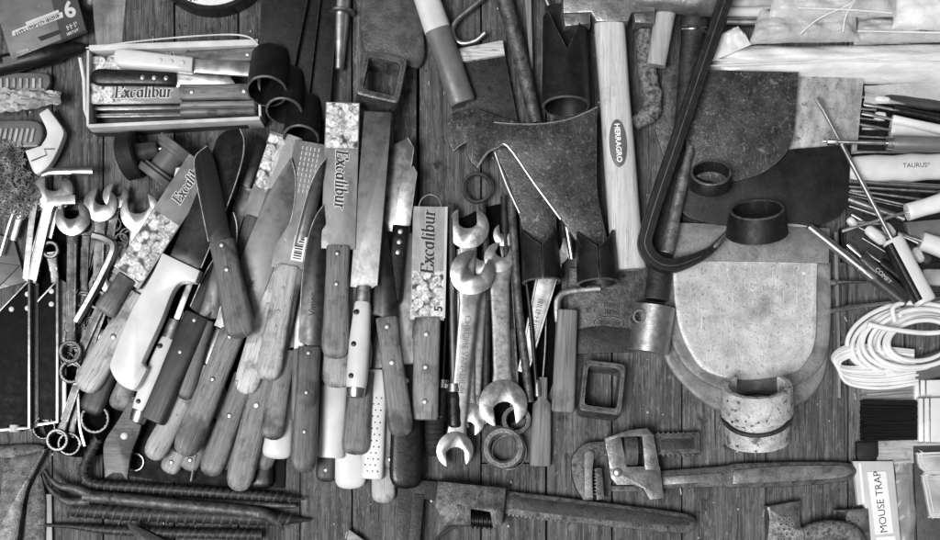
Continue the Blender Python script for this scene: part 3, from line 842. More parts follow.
# thin things between knives
rod('metal_rod', 'thin bare rod standing among the wooden butts', 'rod', [(191, 481, 8), (196, 455, 14)], 1.1, 'steel_bright', 8)
t = T('knife_sleeve', 'empty clear plastic knife sleeve at the bottom of the heap', 'sleeve', (262, 440), 9, to=(258, 476))
m = MB(); m.sheet([(0, -9), (36, -9), (36, 9), (0, 9)], 8, 5, lambda u, v: 1.2*math.sin(9*u+3*v)+1.5*math.sin(math.pi*v), th=.5)
t.solo(m, 'film_milky')

knife('slim knife in a worn printed sleeve at the top left of the heap', (239, 262), (248, 216), (280, 134), 26, 26, 15, 14, 'wood_dull', st='sq', riv=None,
      sub=lambda t, Lh, L: sleeve(t, Lh-2, L, 20, 1.8, None, 0, 0, (Lh+30, L-3)))
knife('slim knife rolled in pale plastic at the top of the heap', (262, 226), (270, 190), (292, 138), 30, 30, 12, 12, 'wood_mid', st='sq', riv=None,
      sub=lambda t, Lh, L: t.part('wrapper', MB().loft([(Lh-3, 0, 9, 3), (Lh+14, 0, 9, 4), (L+2, 0, 10, 3)], 2.2), 'film_milky'))
knife('black handle with a bright blade end left of the rolled sleeve', (262, 142), (249, 189), (232, 232), 22, 22, 15, 13, 'black_plastic', 'steel', st='sq', bl='plain', riv=None)
# ---------------------------------------------------------------- spanners beside the knives
SP = 'spanners in the heap beside the knives'
t = T('shade_sheet', 'added black sheet standing in for the shade under the heap of spanners', 'shade_sheet', (90, 320), .5)
m = MB(); m.prism(t.q(cr([(34, 232), (60, 212), (130, 214), (148, 240), (140, 330), (124, 420), (108, 452), (58, 452), (40, 400)]), 1), 0, 1.5, .4); t.solo(m, 'shade_black')  # added dark sheet, painted shade for the gaps between spanners
spanner('big open spanner under the bright bent bar, jaws up', (54, 192), (30, 282), 10, 8, 15, ('open', 20, 16, 17, 14), None, 6)
rod('lever_bar', 'bright bent bar with a rounded pad lying across the big spanner jaws', 'bar', [(42, 175, 22), (52, 172, 22), (74, 171, 22), (93, 171, 22)], [3.2, 3.8, 3.8, 5], 'chrome', 10, sz=.6)
rod('hex_key', 'bent square key hooking over the long bright shanks', 'hex key', [(33, 280, 12), (44, 230, 15), (50, 206, 18), (58, 201, 19), (76, 200, 19)], 5, 'steel', 8, e=5, sz=.7, n=5)
rod('steel_bar', 'bright flat bar leaning at the left edge of the spanner heap', 'bar', [(26, 279, 9), (33, 215, 12), (38, 195, 12)], 3.4, 'chrome', 8, e=5, sz=.6)
rod('steel_bar', 'short bright flat bar inside the bend of the square key', 'bar', [(49, 238, 10), (55, 214, 12), (60, 206, 12)], 3.6, 'steel', 8, e=5, sz=.6)
spanner('combination spanner with a long recessed shank ending in the lowest clear ring', (73, 219), (71, 352), 15, 17, 12, ('open', 17, 15, 15, 10), ('ring', 11.5, 7.2), 6, word=('CR-V', .55, 6, 90))
spanner('small spanner whose ring shows below the bent square key', (51, 250), (56, 282), 10, 8, 10, ('ring', 9, 5), None, 5)
spanner('open spanner with bright slim jaws pointing up in the middle of the heap', (101, 205), (98, 300), 12, 10, 13, ('open', 17, 13, 15, -14), ('ring', 10, 6), 6)
spanner('narrow spanner with jaws showing behind the middle one', (116, 196), (104, 290), 8, 8, 11, ('open', 13, 10, 12, -10), ('ring', 9, 6), 5)
spanner('large open spanner nearest the printed knife sleeve, jaws wide open', (141, 213), (126, 300), 16, 14, 15, ('open', 20, 21, 17, 22), ('ring', 11, 7), 6, mat='steel_bright')
spanner('ring spanner lying sideways under the middle jaws', (86, 226), (84, 300), 9, 9, 10, ('ring', 11, 6), ('ring', 9, 5.5), 5)
rod('hex_key', 'bright bent key running down to the left across the spanners', 'hex key', [(93, 236, 14), (106, 240, 16), (113, 250, 18), (97, 285, 18), (76, 322, 18)], 4.2, 'steel_bright', 6, n=6)
spanner('slim spanner lying along the bent key, ring end lowest of the heap', (122, 258), (58, 440), 10, 9, 10, ('open', 12, 9, 11, -10), ('ring', 11.5, 7.5), 5, word=('CHROME', .35, 6, 0))
spanner('spanner half buried with its ring beside the knife butts', (112, 282), (72, 372), 12, 12, 11, ('open', 12, 9, 11, 10), ('ring', 12, 8), 6, word=('VANADIUM', .45, 6, 0))
spanner('spanner with a large ring under the dark wooden butt', (104, 330), (96, 419), 6, 6, 11, ('open', 13, 10, 11, 10), ('ring', 15, 11), 7)
spanner('flat spanner in the bottom tangle with its ring against another', (84, 350), (70, 444), 4, 4, 9, ('ring', 9, 5), ('ring', 12, 8.5), 5)
spanner('short spanner crossing low behind the long recessed one', (66, 300), (45, 428), 4, 4, 9, ('ring', 9, 5), ('ring', 12, 9), 5)
rod('hex_key', 'short bright key ending beside the lowest rings', 'hex key', [(78, 385, 8), (80, 425, 8), (85, 446, 7)], 2.2, 'chrome', 6)
for i in range(7):
    x = 88+i*6+R.uniform(-2, 2)
    spanner('thin bright spanner buried in the heap, jaws hidden', (x+8, 228+R.uniform(-6, 24)), (x-26+R.uniform(-6, 6), 345+R.uniform(-25, 25)), 5+R.uniform(0, 3), None, R.uniform(7, 9), ('ring', 8, 5), ('ring', 8, 5), 4, mat='steel', group='thin spanners buried in the heap')
for (x, y, r) in ((131, 462, 8.5),):
    t = T('key_ring', 'thin wire ring lying beside the fish-tail handle end', 'ring', (x+4, y), 4)
    m = MB(); m.tube([(r*math.cos(rad(a)), r*math.sin(rad(a)), 0) for a in range(0, 360, 15)], 1, 6, closed=True); t.solo(m, 'steel_worn')

# two black square frames at the left edge
for k, (x0, lb) in enumerate(((-14, 'black try square with three white rivets at the left edge'), (27, 'black try square with two white rivets beside the spanners'))):
    x1 = x0+(45 if k == 0 else 32)
    t = T('try_square', lb, 'try square', (x1, 350), 3+k*0, group='black try squares')
    yt, yb = 281, (427 if k == 0 else 421)
    lx = x0+(4 if k == 0 else 12)
    ol = [(x1-1, yt+2), (x1-1, yb-2), (lx, yb-1), (lx, yt+(x1-lx)*.98)]
    m = MB(); m.prism(t.q(ol, 8), 0, 5, .5); t.part('blade', m, 'black_matte')
    m = MB()
    m.prism(t.q([(x1-1, yt-2), (x1+1.6, yt-3), (x1+1.6, yb+2), (x1-1, yb+2)], 8), 0, 12, .5)
    m.prism(t.q([(lx-1, yt+(x1-lx)-1), (x1-1, yt-2), (x1-1, yt+.6), (lx-1, yt+(x1-lx)+1.8)], 8), 0, 7, .4)
    m.prism(t.q([(lx-1, yb+2), (x1-1, yb-.8), (x1-1, yb+2), (lx-1, yb+5)], 8), 0, 7, .4)
    t.part('edge_strip', m, 'steel')
    m = MB(); m.prism(t.q([(x1+1.8, yt-2), (x1+8, yt+2), (x1+8, yb), (x1+1.8, yb+1)], 6), 0, 4+k, .6); t.part('stock', m, 'dark_plastic' if k == 0 else 'steel')
    for px, py in (((27, 294), (27, 308), (11, 309)) if k == 0 else ((51, 291), (51, 304))):
        m = MB(); m.dome(*t.p(px, py, 9)[:2], 5, 2.6, .7); t.part('rivet', m, 'white_plastic')
rod('hook_knob', 'white round knob below the black try squares', 'knob', [(15, 425, 6), (15, 432, 6)], [5, 6], 'white_plastic', 12)

# ---------------------------------------------------------------- top left corner
t = T('cutter_box', 'grey printed packet marked with a big 6 at the top left corner', 'packet', (40, 25), 18, tilt=(0, 0))
m = MB(); m.prism(t.q([(10, 58), (84.5, 28.5), (73, -14), (-8, -14), (-4, 14)], 26), -4, 4, .6)
def at(px, py): return t.p(px, py, 26)[:2]
a = 24
m.prism(t.q([(11, 35), (10.5, 30), (61, 10.5), (62, 16)], 26), 4, 4.2, 0, 1)
m.scribble(*at(36, 23.5), 4.3, 46, 3.6, a-1, 2, .7)
m.text('6', *at(68.5, 9), 4.3, 22, a-4, 1, bold=.7)
m.prism(t.q([(25, 24), (24, 21), (57, 8.5), (58, 11)], 26), 4, 4.2, 0, 1)
m.scribble(*at(70, 25), 4.3, 9, 5, a, 1, .9)
m.scribble(*at(71, 31), 4.3, 11, 2.6, a, 1, .6)
m.scribble(*at(21, 50), 4.3, 12, 2.4, a-8, 1, .5)
m.prism(t.q([(36, 36), (58, 28.5), (60, 32), (40, 40)], 26), 4, 4.2, 0, 3)
m.prism(t.q([(73, -14), (84.5, 28.5), (60, 38), (50, -2), (50, -14)], 26), 3.9, 4.08, 0, 4)
t.solo(m, ['board_mid', 'print_pale', 'print_black', 'print_black', 'board_dark'])

t = T('marker_tube', 'black tapered plastic tube with a small pale stamp at the left edge', 'tube', (-20, 71), 12, to=(84, 46), z2=10)
m = MB(); m.loft([(0, 0, 10, 10), (60, 0, 10.5, 10.5), (78, 0, 10, 10), (84, 0, 7.5, 7.5), (98, 0, 5.5, 5.5), (106, 0, 3, 3)], 2.2, 22)
m.prism(rect(34, 0, 14, 7), 10.3, 10.55, 0, 1)
t.solo(m, ['black_plastic', 'print_grey'])
t = T('bottle', 'glossy black bottle cut off by the top edge', 'bottle', (94, -18), 14, to=(94, 13), z2=12)
m = MB(); m.loft([(-20, 0, 13, 13), (14, 0, 13, 13), (24, 0, 12, 12), (30, 0, 8, 8), (32, 0, 3, 3)], 2.2, 22); t.solo(m, 'black_plastic')
t = T('plastic_bag', 'clear plastic bag sheet draped over the table by the black bottle', 'plastic bag', (90, 20), 26)
m = MB(); m.sheet(t.q([(92, -12), (128, -12), (121, 52), (96, 46)], 26), 20, 16, lambda u, v: 2.5*math.sin(7*u+2*v)*math.sin(3*v+1)+(5*max(0, u-.72)), th=.4)
t.solo(m, 'film')
# combs and brushes in the left margin
def grille(name, label, cat, x0, y0, x1, y1, n, z, mat, slant=0):
    t = T(name, label, cat, (x0, y0), z)
    m = MB()
    m.prism(t.q(cr([(x0, y0, 1), (x1-8, y0), (x1, (y0+y1)/2-2), (x1-3, y1-3), (x1-10, y1), (x0, y1, 1)]), z+6), 0, 6, 1.5)
    b = t.part('body', m, mat)
    for i in range(n):
        x = x0+6+(x1-x0-16)*i/(n-1)
        m = MB(); m.prism(t.q(rect(x, (y0+y1)/2+1, 3, (y1-y0)*.55, slant), z+8), 5.8, 8, .8); t.part('rib', m, 'ivory_plastic' if mat != 'grey_plastic' else 'paper', b)
grille('plastic_comb', 'grey ribbed plastic comb below the black tube', 'comb', -12, 73, 50, 91, 8, 4, 'grey_plastic')
grille('plastic_comb', 'grey slotted plastic brush head under the crumpled paper', 'comb', -12, 121, 42, 147, 8, 8, 'grey_plastic', 12)
t = T('paper_bag', 'crumpled pale printed paper between two grey combs', 'paper', (20, 100), 14)
rr = [[R.uniform(-1, 1) for _ in range(14)] for _ in range(20)]
m = MB(); m.sheet(t.q([(-12, 88), (61, 92), (61, 104), (-12, 116)], 18), 19, 13, lambda u, v: (0, 1.2*rr[int(u*19)][int((1-v)*13)], 4+3.*rr[int(u*19)][int(v*13)]+4*math.sin(3*v)), th=.5)
t.solo(m, 'paper', sharp=25)
t = T('plastic_scraper', 'pale angular plastic scraper below the crumpled paper', 'scraper', (48, 140), 12)
m = MB(); m.prism(t.q(cr([(38, 113, 1), (47, 107, 1), (61, 126, 1), (63, 134), (56, 152), (49, 164), (41, 172, 1), (33, 172), (24, 150, 1), (40, 145, 1), (46, 132)]), 18), -6, 4, 1.6)
m.tube([t.p(*p) for p in ((31, 161, 18), (46, 155, 17.5), (44, 149, 17.5), (54, 149, 17.5))], .6, 6, 1)
t.solo(m, ['ivory_plastic', 'print_grey'])
for k, (cx, cy, rx, ry, lb) in enumerate(((6, 160, 21, 22, 'wire scouring pad with a pale core at the left edge'), (18, 196, 24, 24, 'wire scouring pad touching the big spanner'))):
    t = T('scouring_pad', lb, 'scouring pad', (cx, cy), 8, group='wire scouring pads')
    m = MB()
    m.loft([(-rx*.8, 0, 2, 2), (-rx*.7, 0, ry*.5, 6), (0, 0, ry*.8, 8), (rx*.7, 0, ry*.5, 6), (rx*.8, 0, 2, 2)], 2, 14, 1)
    for i in range(240):
        a, q = R.uniform(0, 6.28), R.random()**.5
        x, y = rx*q*math.cos(a), ry*q*math.sin(a)
        z = 9*math.sqrt(max(0, 1-q*q))+R.uniform(-1, 2)
        r, b, tl = R.uniform(2, 4.5), R.uniform(0, 360), R.uniform(-.8, .8)
        m.tube([(x+r*math.cos(rad(b+w_)), y+r*math.sin(rad(b+w_)), z+tl*r*math.cos(rad(w_))) for w_ in range(0, 241, 40)], R.uniform(.35, .8), 4, 0)
    t.solo(m, ['wire_wool', 'grey_plastic'])
t = T('sandpaper', 'grey folded sheet under thin bright strips at the left edge', 'sheet', (8, 260), 3)
m = MB(); m.prism(t.q([(-10, 232), (14, 240), (26, 282), (-10, 292)], 4), 0, 2, .3); m.prism(t.q([(-10, 262), (20, 266), (-4, 290), (-10, 290)], 5), 2.1, 4, .3); t.solo(m, 'board_mid')
rod('metal_strip', 'bright thin strip rising from the grey folded sheet', 'strip', [(0, 256, 12), (10, 222, 14), (18, 203, 14)], 1.9, 'steel_bright', 6, sz=.5)
rod('metal_strip', 'paler wider strip leaning beside the thin bright one', 'strip', [(12, 240, 8), (20, 214, 12), (25, 206, 12)], 4, 'steel', 6, sz=.3)

# round tin at the top edge
t = T('tin', 'round tin with a pale printed lid cut off by the top edge', 'tin', (214, -44), 0)
m = MB(); m.loft([(-1, 0, 1, 1)]*2, 2, 4)
m = MB(); m.ring(0, 0, 0, 20, 62, 56, 48, 0, 1.4); t.part('rim', m, 'black_plastic')
m = MB(); m.prism(circ(0, 0, 56.5, n=48), 2, 17, .6); m.scribble(2, -44, 17.2, 46, 9, 8, 1, 1.6); m.prism(circ(0, 0, 30, n=30), 17, 17.2, 0, 2)
t.part('lid', m, ['tin_label', 'print_black', 'board_mid'])

# cardboard box of knives
BX = 'knives in the cardboard box'
t = T('cardboard_box', 'open cardboard box of knives with torn pale edges', 'box', (172, 84), 0)
m = MB()
OUT = [(88, 126), (262, 118), (260, 40), (87, 50)]
m.prism(t.q([(90, 124), (258, 116), (256, 44), (89, 52)], 3), 0, 2, .3); t.part('base', m, 'board_dark')
def wall(p, q_, th, z1, mat, nm):
    m = MB(); a, b = Vector(p), Vector(q_); d = (b-a).normalized(); n = Vector((-d.y, d.x))*th/2
    m.prism(t.q([tuple(a+n), tuple(b+n), tuple(b-n), tuple(a-n)], z1), 0, z1, .5); t.part(nm, m, mat)
wall((88, 126), (260, 118), 3.6, 30, 'cardboard', 'wall'); wall((89, 48), (258, 42), 6, 28, 'cardboard', 'wall')
wall((87.5, 126), (88, 50), 2.6, 30, 'cardboard', 'wall'); wall((260, 116), (257, 44), 2.6, 28, 'cardboard', 'wall')
m = MB(); m.prism(t.q([(86, 128.5), (262, 120), (262, 124), (110, 133), (94, 133)], 14), 0, 14, .5)
m.text('excalibur', *t.p(108, 129.4, 15)[:2], 14.4, 4.6, 2, 1, bold=.12); t.part('flap', m, ['board_dark', 'print_white'])
m = MB(); m.tube([t.p(*p) for p in ((80, 58, 24), (84, 80, 22), (85, 110, 16), (93, 131, 14))], 1.8, 8, sz=1); t.part('torn_edge', m, 'cardboard')
m = MB(); m.tube(cr3([t.p(*p) for p in ((86, 48, 27), (150, 40, 29), (214, 35, 30), (245, 36, 30), (258, 45, 29), (262, 60, 27))]), .8, 6); t.part('cut_edge', m, 'cardboard')
def slb(t, Lh, L): sleeve(t, Lh-2, L, 20, 1.8, 'Excalibur', Lh+.4*(L-Lh), 7.6, (L-36, L-1), wrot=180)
knife('packaged knife with a lettered sleeve lying nearest in the box', (252, 92), (180, 93), (89, 94), 24, 24, 16, 14, 'wood_mid', st='sq', riv=(.1, .82), sub=slb, group=BX, hh=5)
knife('white handled paring knife lying across the top of the box', (114, 61), (193, 66), (256, 70), 34, 32, 18, 14, 'white_plastic', 'steel_bright', st='rnd', bl='clip', side=1, riv=(.6, .74, .88), rm='ivory_plastic', rr=2.4, group=BX, yoff=3)
knife('black handled knife under the white one in the box', (92, 78), (176, 79), (236, 82), 26, 26, 17, 14, 'black_plastic', 'steel_bright', st='rnd', bl='clip', side=1, riv=(.62, .76, .9), rr=2.4, group=BX)
def slc(t, Lh, L): sleeve(t, Lh-2, L, 18, 1.8, 'Excalibur', Lh+.24*(L-Lh), 7, (L-30, L-1), wrot=180)
knife('packaged knife at the back of the box, handle with one rivet', (257, 55), (186, 58), (90, 66), 20, 20, 15, 13, 'wood_mid', st='sq', riv=(.12,), sub=slc, group=BX, hh=5)
for k, (y, za) in enumerate(((106.5, 18), (114, 14))):
    knife(('wooden handled knife standing on edge in the box, nearer the middle', 'wooden handled knife standing on edge along the front wall of the box')[k], (256, y-.5), (182, y+1), (92, y+2), za, za, 7 if k == 0 else 6, 4, 'wood_mid', 'steel', st='sq', bl='plain', riv=None, group=BX, hh=9)

# wheel and spool above the spanners
t = T('furniture_castor', 'black rubber wheel on a short hub beside the grey spool', 'castor', (122, 158), 16, to=(160, 149), z2=20)
m = MB(); m.tube([(0, 0, 0), (2, 0, 0), (16, 0, 0), (18, 0, 0)], [20, 23, 23, 21], 30); t.part('tyre', m, 'rubber')
m = MB(); m.tube([(17, 0, 0), (20, 0, 0), (36, 0, 0), (38, 0, 0)], [11, 10, 8, 7], 20); m.tube([(37, 0, 0), (44, 0, 0)], 2.2, 10, 1); t.part('hub', m, ['dark_plastic', 'chrome'])
t = T('spool', 'grey plastic spool with two broad flanges by the black wheel', 'spool', (155, 180), 16, to=(179, 147), z2=18)
m = MB()
m.tube([(0, 0, 0), (1, 0, 0), (7, 0, 0), (8, 0, 0)], [20, 21.5, 21.5, 20], 30)
m.tube([(8, 0, 0), (11, 0, 0), (12, 0, 0), (30, 0, 0), (31, 0, 0), (34, 0, 0)], [18, 18, 13, 13, 18, 18], 30)
m.tube([(34, 0, 0), (35, 0, 0), (41, 0, 0), (42, 0, 0)], [20, 21.5, 21.5, 20], 30)
t.solo(m, 'grey_plastic')
t = T('paper_scrap', 'torn white paper scrap stuck beside the spool', 'paper', (178, 175), 30)
m = MB(); m.prism(t.q(cr([(176, 168, 1), (181, 168), (182, 175), (184, 180, 1), (177, 181), (174, 178)]), 31), 0, 1.2, .3); t.solo(m, 'white_plastic')

# ---------------------------------------------------------------- bottom left: bars and a hoe
t = T('hoe_blade', 'worn grey hoe blade curving off the bottom left corner', 'hoe', (20, 500), 2)
m = MB()
m.prism(t.q(cr([(4, 460, 1), (48, 448, 1), (38, 468), (28, 490), (22, 520), (16, 560, 1), (-8, 560, 1), (0, 500)]), 6), 0, 8, 3, zf=lambda x, y: .0)
t.part('leaf', m, 'iron_mid')
m = MB(); m.prism(t.q(cr([(-10, 446, 1), (30, 444), (46, 446, 1), (40, 458), (-10, 458, 1)]), 4), 0, 6, 2); t.part('collar', m, 'iron_grey')
t = T('hoe_blade', 'narrow dark hoe blade beside the worn grey one', 'hoe', (36, 510), 2)
m = MB(); m.prism(t.q(cr([(41, 470, 1), (46, 500), (45, 560, 1), (22, 560, 1), (28, 500), (36, 478)]), 5), 0, 5, 2); t.solo(m, 'iron_grey')
t = T('wooden_slat', 'pale wooden slat end under the pointed bars', 'slat', (49, 515), 1)
m = MB(); m.prism(t.q([(45, 494), (52, 494), (53, 560), (45, 560)], 2), 0, 3, .5); t.solo(m, 'wood_light_v')  # wooden slat, like those by the round bar and the brush
t = T('crowbar', 'smooth round crowbar with a two-pronged claw', 'crowbar', (85, 498), 12)
m = MB(); m.tube(cr3([t.p(*p) for p in ((84, 496, 12), (120, 499, 12), (170, 504, 12), (235, 510, 12), (262, 514, 12), (278, 522, 10), (284, 531, 8))]), [6.4]*26+[6, 5.6, 5, 4.4, 3.8, 3.2, 2.6, 2, 1.4, 1, .8], 14)
t.part('shaft', m, 'iron_grey')
for pp in (((90, 495, 13), (74, 488, 13), (60, 486, 13), (50, 478, 12), (44, 470, 10)), ((90, 500, 11), (70, 502, 10), (56, 494, 9), (47, 484, 7), (42, 470, 5))):
    P = cr3([t.p(*p) for p in pp]); m = MB(); m.tube(P, [5.5-4.6*i/(len(P)-1) for i in range(len(P))], 10); t.part('claw', m, 'iron_grey')
rod('rebar_chisel', 'ribbed bar bent up at its left end with a long pointed tip', 'chisel', [(98, 438, 22), (86, 462, 14), (84, 476, 10), (96, 484, 9), (150, 488, 9), (250, 495, 9), (275, 497, 9), (306, 499, 6)], [4.6]*7+[.8], 'iron_dark', 12, ribs=7)
rod('rebar_chisel', 'thick ribbed bar lying under the smooth crowbar', 'chisel', [(72, 509, 7), (150, 514, 7), (240, 517, 7), (275, 519, 7), (312, 520, 4)], [7.6, 7.6, 7.6, 7.6, 6, .8], 'iron_dark', 12, ribs=9)
rod('rebar_chisel', 'thin ribbed bar with a long needle point at the left', 'chisel', [(33, 525, 6), (70, 526, 6), (110, 530, 6), (180, 533, 6), (262, 535, 6)], [.8, 2.6, 4.6, 5, 5], 'iron_dark', 12, ribs=7)
rod('chisel_bar', 'plain dark pointed bar end between the ribbed bars', 'chisel', [(180, 500, 4), (250, 504, 4), (296, 506, 4)], [4, 4, 2.4], 'iron_grey', 10)
t = T('flat_chisel', 'dark flat chisel blade lying across the lowest ribbed bar', 'chisel', (145, 530), 12)
m = MB(); m.prism(t.q([(127, 525), (129, 522), (165, 540), (168, 560), (150, 560)], 15), 0, 3, .8); t.solo(m, 'iron_dark')
# ---------------------------------------------------------------- middle: spanners, rods and sockets
CS = 'spanners standing in the middle row'
t = T('shade_sheet', 'added black sheet standing in for the shade under the middle row of spanners and rods', 'shade_sheet', (500, 320), .5)
m = MB(); m.prism(t.q(cr([(440, 250), (470, 214), (520, 205), (556, 240), (560, 330), (548, 396), (520, 420), (486, 424), (466, 400), (438, 390)]), 1), 0, 1.5, .4); t.solo(m, 'shade_black')  # added dark sheet in place of deep shade between the rods
spanner('spanner with upper jaw facing up above the brighter spanner', (468, 228), (468, 420), 12, 10, 17, ('open', 21, 18, 19, 2), ('open', 17, 13, 13, 0), 7, mat='steel_worn', group=CS, recess=False)
spanner('bright open-ended spanner with lettering on its shank, in front of the row', (472, 273), (455, 450), 22, 14, 22, ('open', 22, 16, 21, -22), ('open', 18.5, 18, 18, 12), 8, mat='chrome', group=CS, word=('CHROME VANADIUM', .46, 8, 0), recess=False)
spanner('worn flat grey spanner with its jaw facing down onto the ring', (499, 258), (503, 404), 12, 16, 22, ('open', 15, 12, 12, -28), ('open', 24, 20, 23, 6), 7, mat='steel_worn', group=CS, recess=False)
spanner('slim bright spanner lying behind the worn flat grey one', (505, 235), (516, 420), 6, 6, 12, ('open', 12, 10, 10, 0), ('ring', 15, 9), 6, mat='steel', group=CS)
spanner('spanner with a dull head half hidden by the bright one', (482, 262), (474, 412), 6, 6, 15, ('open', 14, 11, 11, 0), ('open', 17, 15, 14, 14), 7, mat='steel_worn', group=CS, recess=False)
t = T('spanner', 'bright tapered spanner shank coming out under the black sockets', 'spanner', (549, 268), 14, to=(523, 372), z2=8, group=CS)
m = MB(); m.loft([(-6, 0, 12, 2), (10, 0, 11, 2.2), (60, 0, 8.5, 2.2), (106, 0, 6, 2)], 5)
for s in (1, -1): m.loft([(-6, s*10.5, 1.6, 3.6), (10, s*9.6, 1.6, 3.6), (60, s*7, 1.6, 3.6), (106, s*4.4, 1.4, 3)], 3, 10)
m.scribble(52, 0, 2.35, 40, 5, 0, 1, .8)
t.part('shank', m, ['steel_bright', 'print_grey'])
m = MB(); wrench_head(m, -18, 0, 180, 16, 13, 14, -3.5, 3.5); t.part('open_jaw', m, 'steel_worn')
t = T('ring', 'dark thin ring of a scissor handle under the axe tip', 'ring', (477, 188), 10)
m = MB(); m.ring(0, 0, -3, 3, 15.5, 12.4, 36); t.part('finger_loop', m, 'iron_dark')
m = MB(); m.tube(cr3([t.p(*p) for p in ((482, 204, 10), (486, 240, 8), (488, 300, 6))]), 3.4, 8); t.part('arm', m, 'iron_dark')
driver('screwdriver with a grey shaft and dark grip, point up beside the packaged knife', (450, 205), (453, 390), (455, 428), 14, 12, 4, 14, 7, 'black_plastic', 'steel_grey', group=None, ferrule=7.6)
driver('screwdriver with a black grip half hidden under the packaged knife', (447, 300), (443, 386), (441, 420), 10, 10, 2, 12, 6, 'black_plastic', 'steel_dark', group=None, ferrule=6)
t = T('ribbed_grip', 'black ribbed rubber grip with a rounded end by the packaged knife', 'grip', (434, 456), 8, to=(436, 392))
m = MB(); m.loft([(0, 0, 4, 4), (4, 0, 7.5, 7), (12, 0, 9.6, 9), (30, 0, 10.5, 9), (62, 0, 9, 8)], 2.3)
for i in range(10): m.tube([(6+i*5, (8.4+min(i, 3)*.7)*math.cos(rad(a)), (7.8+min(i, 2)*.7)*math.sin(rad(a))) for a in range(-5, 186, 19)], .9, 6)
t.solo(m, 'rubber')
for pts, r, mat, lb in ((((511, 194, 12), (514, 240, 13), (519, 310, 12), (530, 402, 10)), 4.4, 'iron_grey', 'round dark rod with a worn upper end beside the worn spanner'),
                        (((520, 200, 16), (523, 250, 16), (531, 320, 14), (537, 392, 12)), 2.4, 'steel_dark', 'thin dark rod running down to a small bright ferrule'),
                        (((504, 196, 6), (506, 250, 6), (512, 330, 6)), 3.6, 'iron_dark', 'short dark rod deepest in the middle row'),
                        (((486, 240, 4), (487, 320, 4), (486, 400, 4)), 4, 'iron_dark', 'dark rod between two spanners'),
                        (((546, 318, 6), (545, 350, 6), (541, 400, 6)), 1.3, 'steel', 'very thin bright rod beside the wooden file handle'),
                        (((460, 250, 8), (458, 330, 6), (452, 400, 5)), 4.4, 'steel_worn', 'grey rod beside the lettered spanner')):
    rod('metal_rod', lb, 'rod', pts, r, mat, 12, group='rods in the middle row')
t = T('bright_ferrule', 'small bright ferrule end at the foot of the thin dark rod', 'ferrule', (537, 380), 12, to=(538, 396))
m = MB(); m.loft([(0, 0, 2.6, 2.6), (16, 0, 3.4, 3), (17, 0, 2, 2)], 2.4); t.solo(m, 'chrome')
# steel sockets at the bottom of the row
t = T('pipe_ring', 'thick worn steel ring at the foot of the worn flat spanner', 'ring', (503, 448), 4)
m = MB(); m.ring(0, 0, -4, 8, 21.5, 13, 40, bev=2.2); t.solo(m, 'iron_mid')
t = T('key_ring', 'thin bright ring peeping out from under the thick steel ring', 'ring', (509, 452), 2)
m = MB(); m.tube([(17*math.cos(rad(a)), 17*math.sin(rad(a)), 0) for a in range(0, 360, 12)], 1.2, 8, closed=True); t.solo(m, 'steel_bright')
# file with a bent rod in a wooden handle
t = T('bent_scriber', 'bent steel rod set in a straight worn wooden handle', 'tool', (563, 412), 10, to=(567, 312), z2=12)
m = MB(); m.loft([(0, 0, 10, 8), (2, 0, 11.5, 9), (50, 0, 11, 9), (100, 0, 10.5, 9), (101, 0, 9.5, 8)], 4); m.dome(18, -6, 7.8, 2, .8); t.part('handle', m, 'wood_old')
m = MB(); m.tube(cr3([t.p(*p) for p in ((558, 322, 13), (557, 305, 13), (560, 296, 13), (570, 291, 13), (600, 288, 13))], 7), 3.6, 10, e=3.5); t.part('bent_rod', m, 'steel')
t = T('file_grip', 'loose short worn wooden handle below the slim rods', 'handle', (540, 466), 6, to=(543, 378))
m = MB(); m.loft([(0, 0, 10, 5), (2, 0, 10.5, 6), (45, 0, 9.5, 6), (62, 0, 9, 6), (66, 0, 5, 5), (88, 0, 4.4, 4.4)], 4); t.solo(m, 'wood_old')

# grey plate with a stamped oval
t = T('hoe_blade', 'dull grey hoe blade with a stamped oval above the square socket', 'hoe', (606, 310), 3)
m = MB()
m.prism(t.q(cr([(570, 268, 1), (652, 262, 1), (648, 300), (641, 330), (633, 352, 1), (572, 352, 1), (568, 300)]), 6), 0, 3, 1)
c = t.p(609, 323, 6)
for rx in (15,): m.tube([(c[0]+rx*math.cos(rad(a)), c[1]-.0+7*math.sin(rad(a)), 3.05) for a in range(0, 360, 12)], .55, 6, 1, closed=True)
m.scribble(c[0], c[1], 3.05, 20, 4, -6, 1, .6)
m.scribble(c[0]+3, c[1]+18, 3.05, 16, 4.4, -6, 1, .8); m.scribble(c[0]+3, c[1]+11, 3.05, 14, 4.4, -6, 1, .8)
t.part('leaf', m, ['iron_grey', 'print_black'])
m = MB(); m.prism(t.q(cr([(573, 330, 1), (600, 326), (640, 330, 1), (632, 352, 1), (573, 354, 1)]), 10), 3.2, 6, 1.4); t.part('fold', m, 'iron_dark')

# loose square socket
t = T('square_socket', 'loose square steel socket with an open middle on the planks', 'socket', (600, 388), 0, tilt=(10, 0))
m = MB(); m.pipe((0, -6, 0), (0, 4, 26), 26, 26, 6, 48, 0, .8, sq=10, up=(0, 1, 0), rim=1, rough=.006); t.solo(m, ['iron_grey', 'iron_mid'])
t.o.rotation_euler.z += rad(-7)

